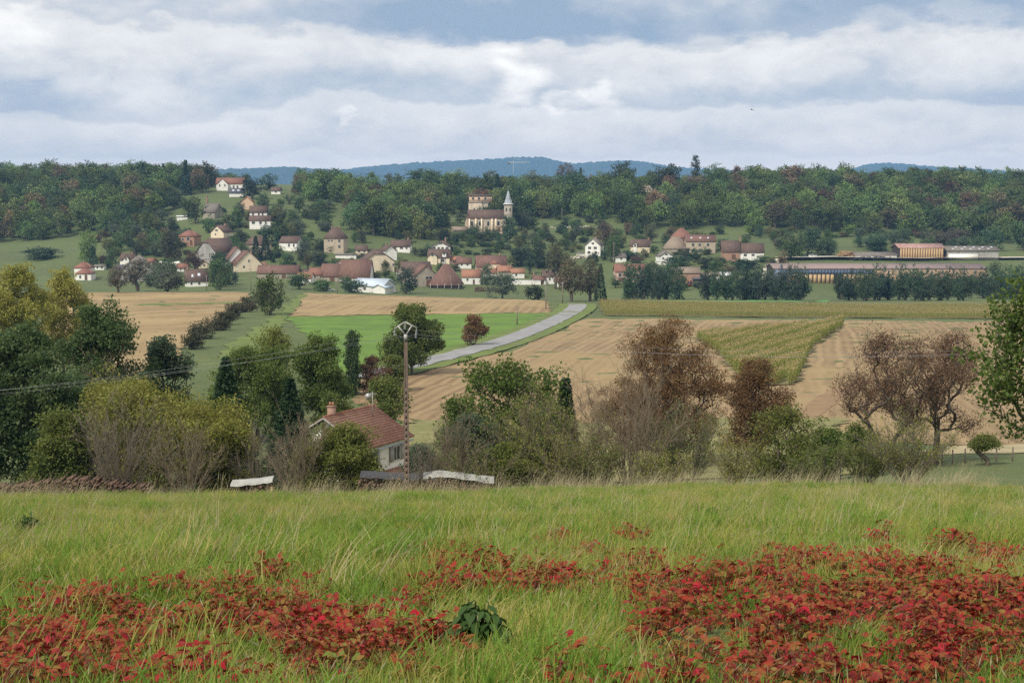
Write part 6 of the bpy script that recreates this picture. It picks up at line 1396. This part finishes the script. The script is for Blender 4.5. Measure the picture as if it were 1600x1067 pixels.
n = 90000; y = np.sqrt(rng.uniform(36, 30**2, n)); x = rng.uniform(-1, 1, n)*(y*.42+2); rd = redness(x, y); k = rng.uniform(0, 1, n) < np.clip((rd-.30)*1.35, 0, 1)*.46; x, y = x[k], y[k]; n = len(x); print('RED', n)
sc = rng.uniform(.45, 1.1, n)
scatter('red_creeper', 'crimson and rust leaved creeper spreading through the meadow grass', 'creeper', np.column_stack([x, y, height(x, y)+rng.uniform(.0, .17, n)]), np.column_stack([rng.normal(0, .2, n), rng.normal(0, .2, n), rng.uniform(0, 6.28, n)]), np.column_stack([sc]*3), rng.integers(0, 10, n), sprigs)
# leafy plants in the meadow
LM['nettle'] = leafmat('leaf_nettle', [(.035, .075, .018), (.055, .11, .025), (.08, .145, .035)], nscale=2)
def herb(label, px, py, wpx, hm, nl, seed, L0=.13):
    g = G(px, py); rg = np.random.default_rng(seed); w = wpx*g[1]/F; V, Q = [], []; S = []
    for k in range(nl):
        an = rg.uniform(0, 6.28); r = w*.5*math.sqrt(rg.uniform()); top = np.array([r*math.cos(an), r*math.sin(an)*.7, hm*(1-.55*(2*r/w)**2)*rg.uniform(.75, 1.05)]); bs = np.array([top[0]*.6, top[1]*.6, -.05]); S.append([*bs, *top, .006, .003])
        for q in range(12):
            f = rg.uniform(.35, 1); p = bs + (top-bs)*f; a2 = rg.uniform(0, 6.28); d = np.array([math.cos(a2), math.sin(a2), -.35]); v, qq = leaflet(p, d, np.array([0, 0, 1.]), L0*rg.uniform(.6, 1.2), L0*.42, rg); b = len(V); V.extend(v); Q.extend([tuple(i+b for i in ff) for ff in qq])
    o = thing('leafy_herb', label, 'plant', g); obj('stems', tubes_mesh('stems', S, LM['nettle'], (4, 3), .003), o); obj('foliage', quads('foliage', V, Q, [LM['nettle']]), o)
herb('dark green leafy herb standing among the red creeper', 745, 1030, 105, .42, 46, 1)
herb('small dark green tussock in the meadow at the left', 48, 836, 44, .5, 30, 2, .1)
herb('small dark green tussock in the meadow at the right', 1112, 822, 40, .45, 26, 3, .1)

# ------------------------------------------------------------------ the air
HZ, ht = newmat('air')
vp = ht.node('ShaderNodeVolumePrincipled'); vp.inputs['Color'].default_value = (.27, .54, 1.0, 1); vp.inputs['Density'].default_value = 0.88e-4; vp.inputs['Anisotropy'].default_value = .0
mo = ht.node('ShaderNodeOutputMaterial'); ht.l.new(vp.outputs[0], mo.inputs['Volume'])
b = MB(); b.box(-14200, 14200, -70, 10600, float(ZT.min()) - 4, 345); h = tag(obj('haze', b.mesh('haze', [HZ])), 'thin bluish air over the valley', 'haze', kind='stuff')
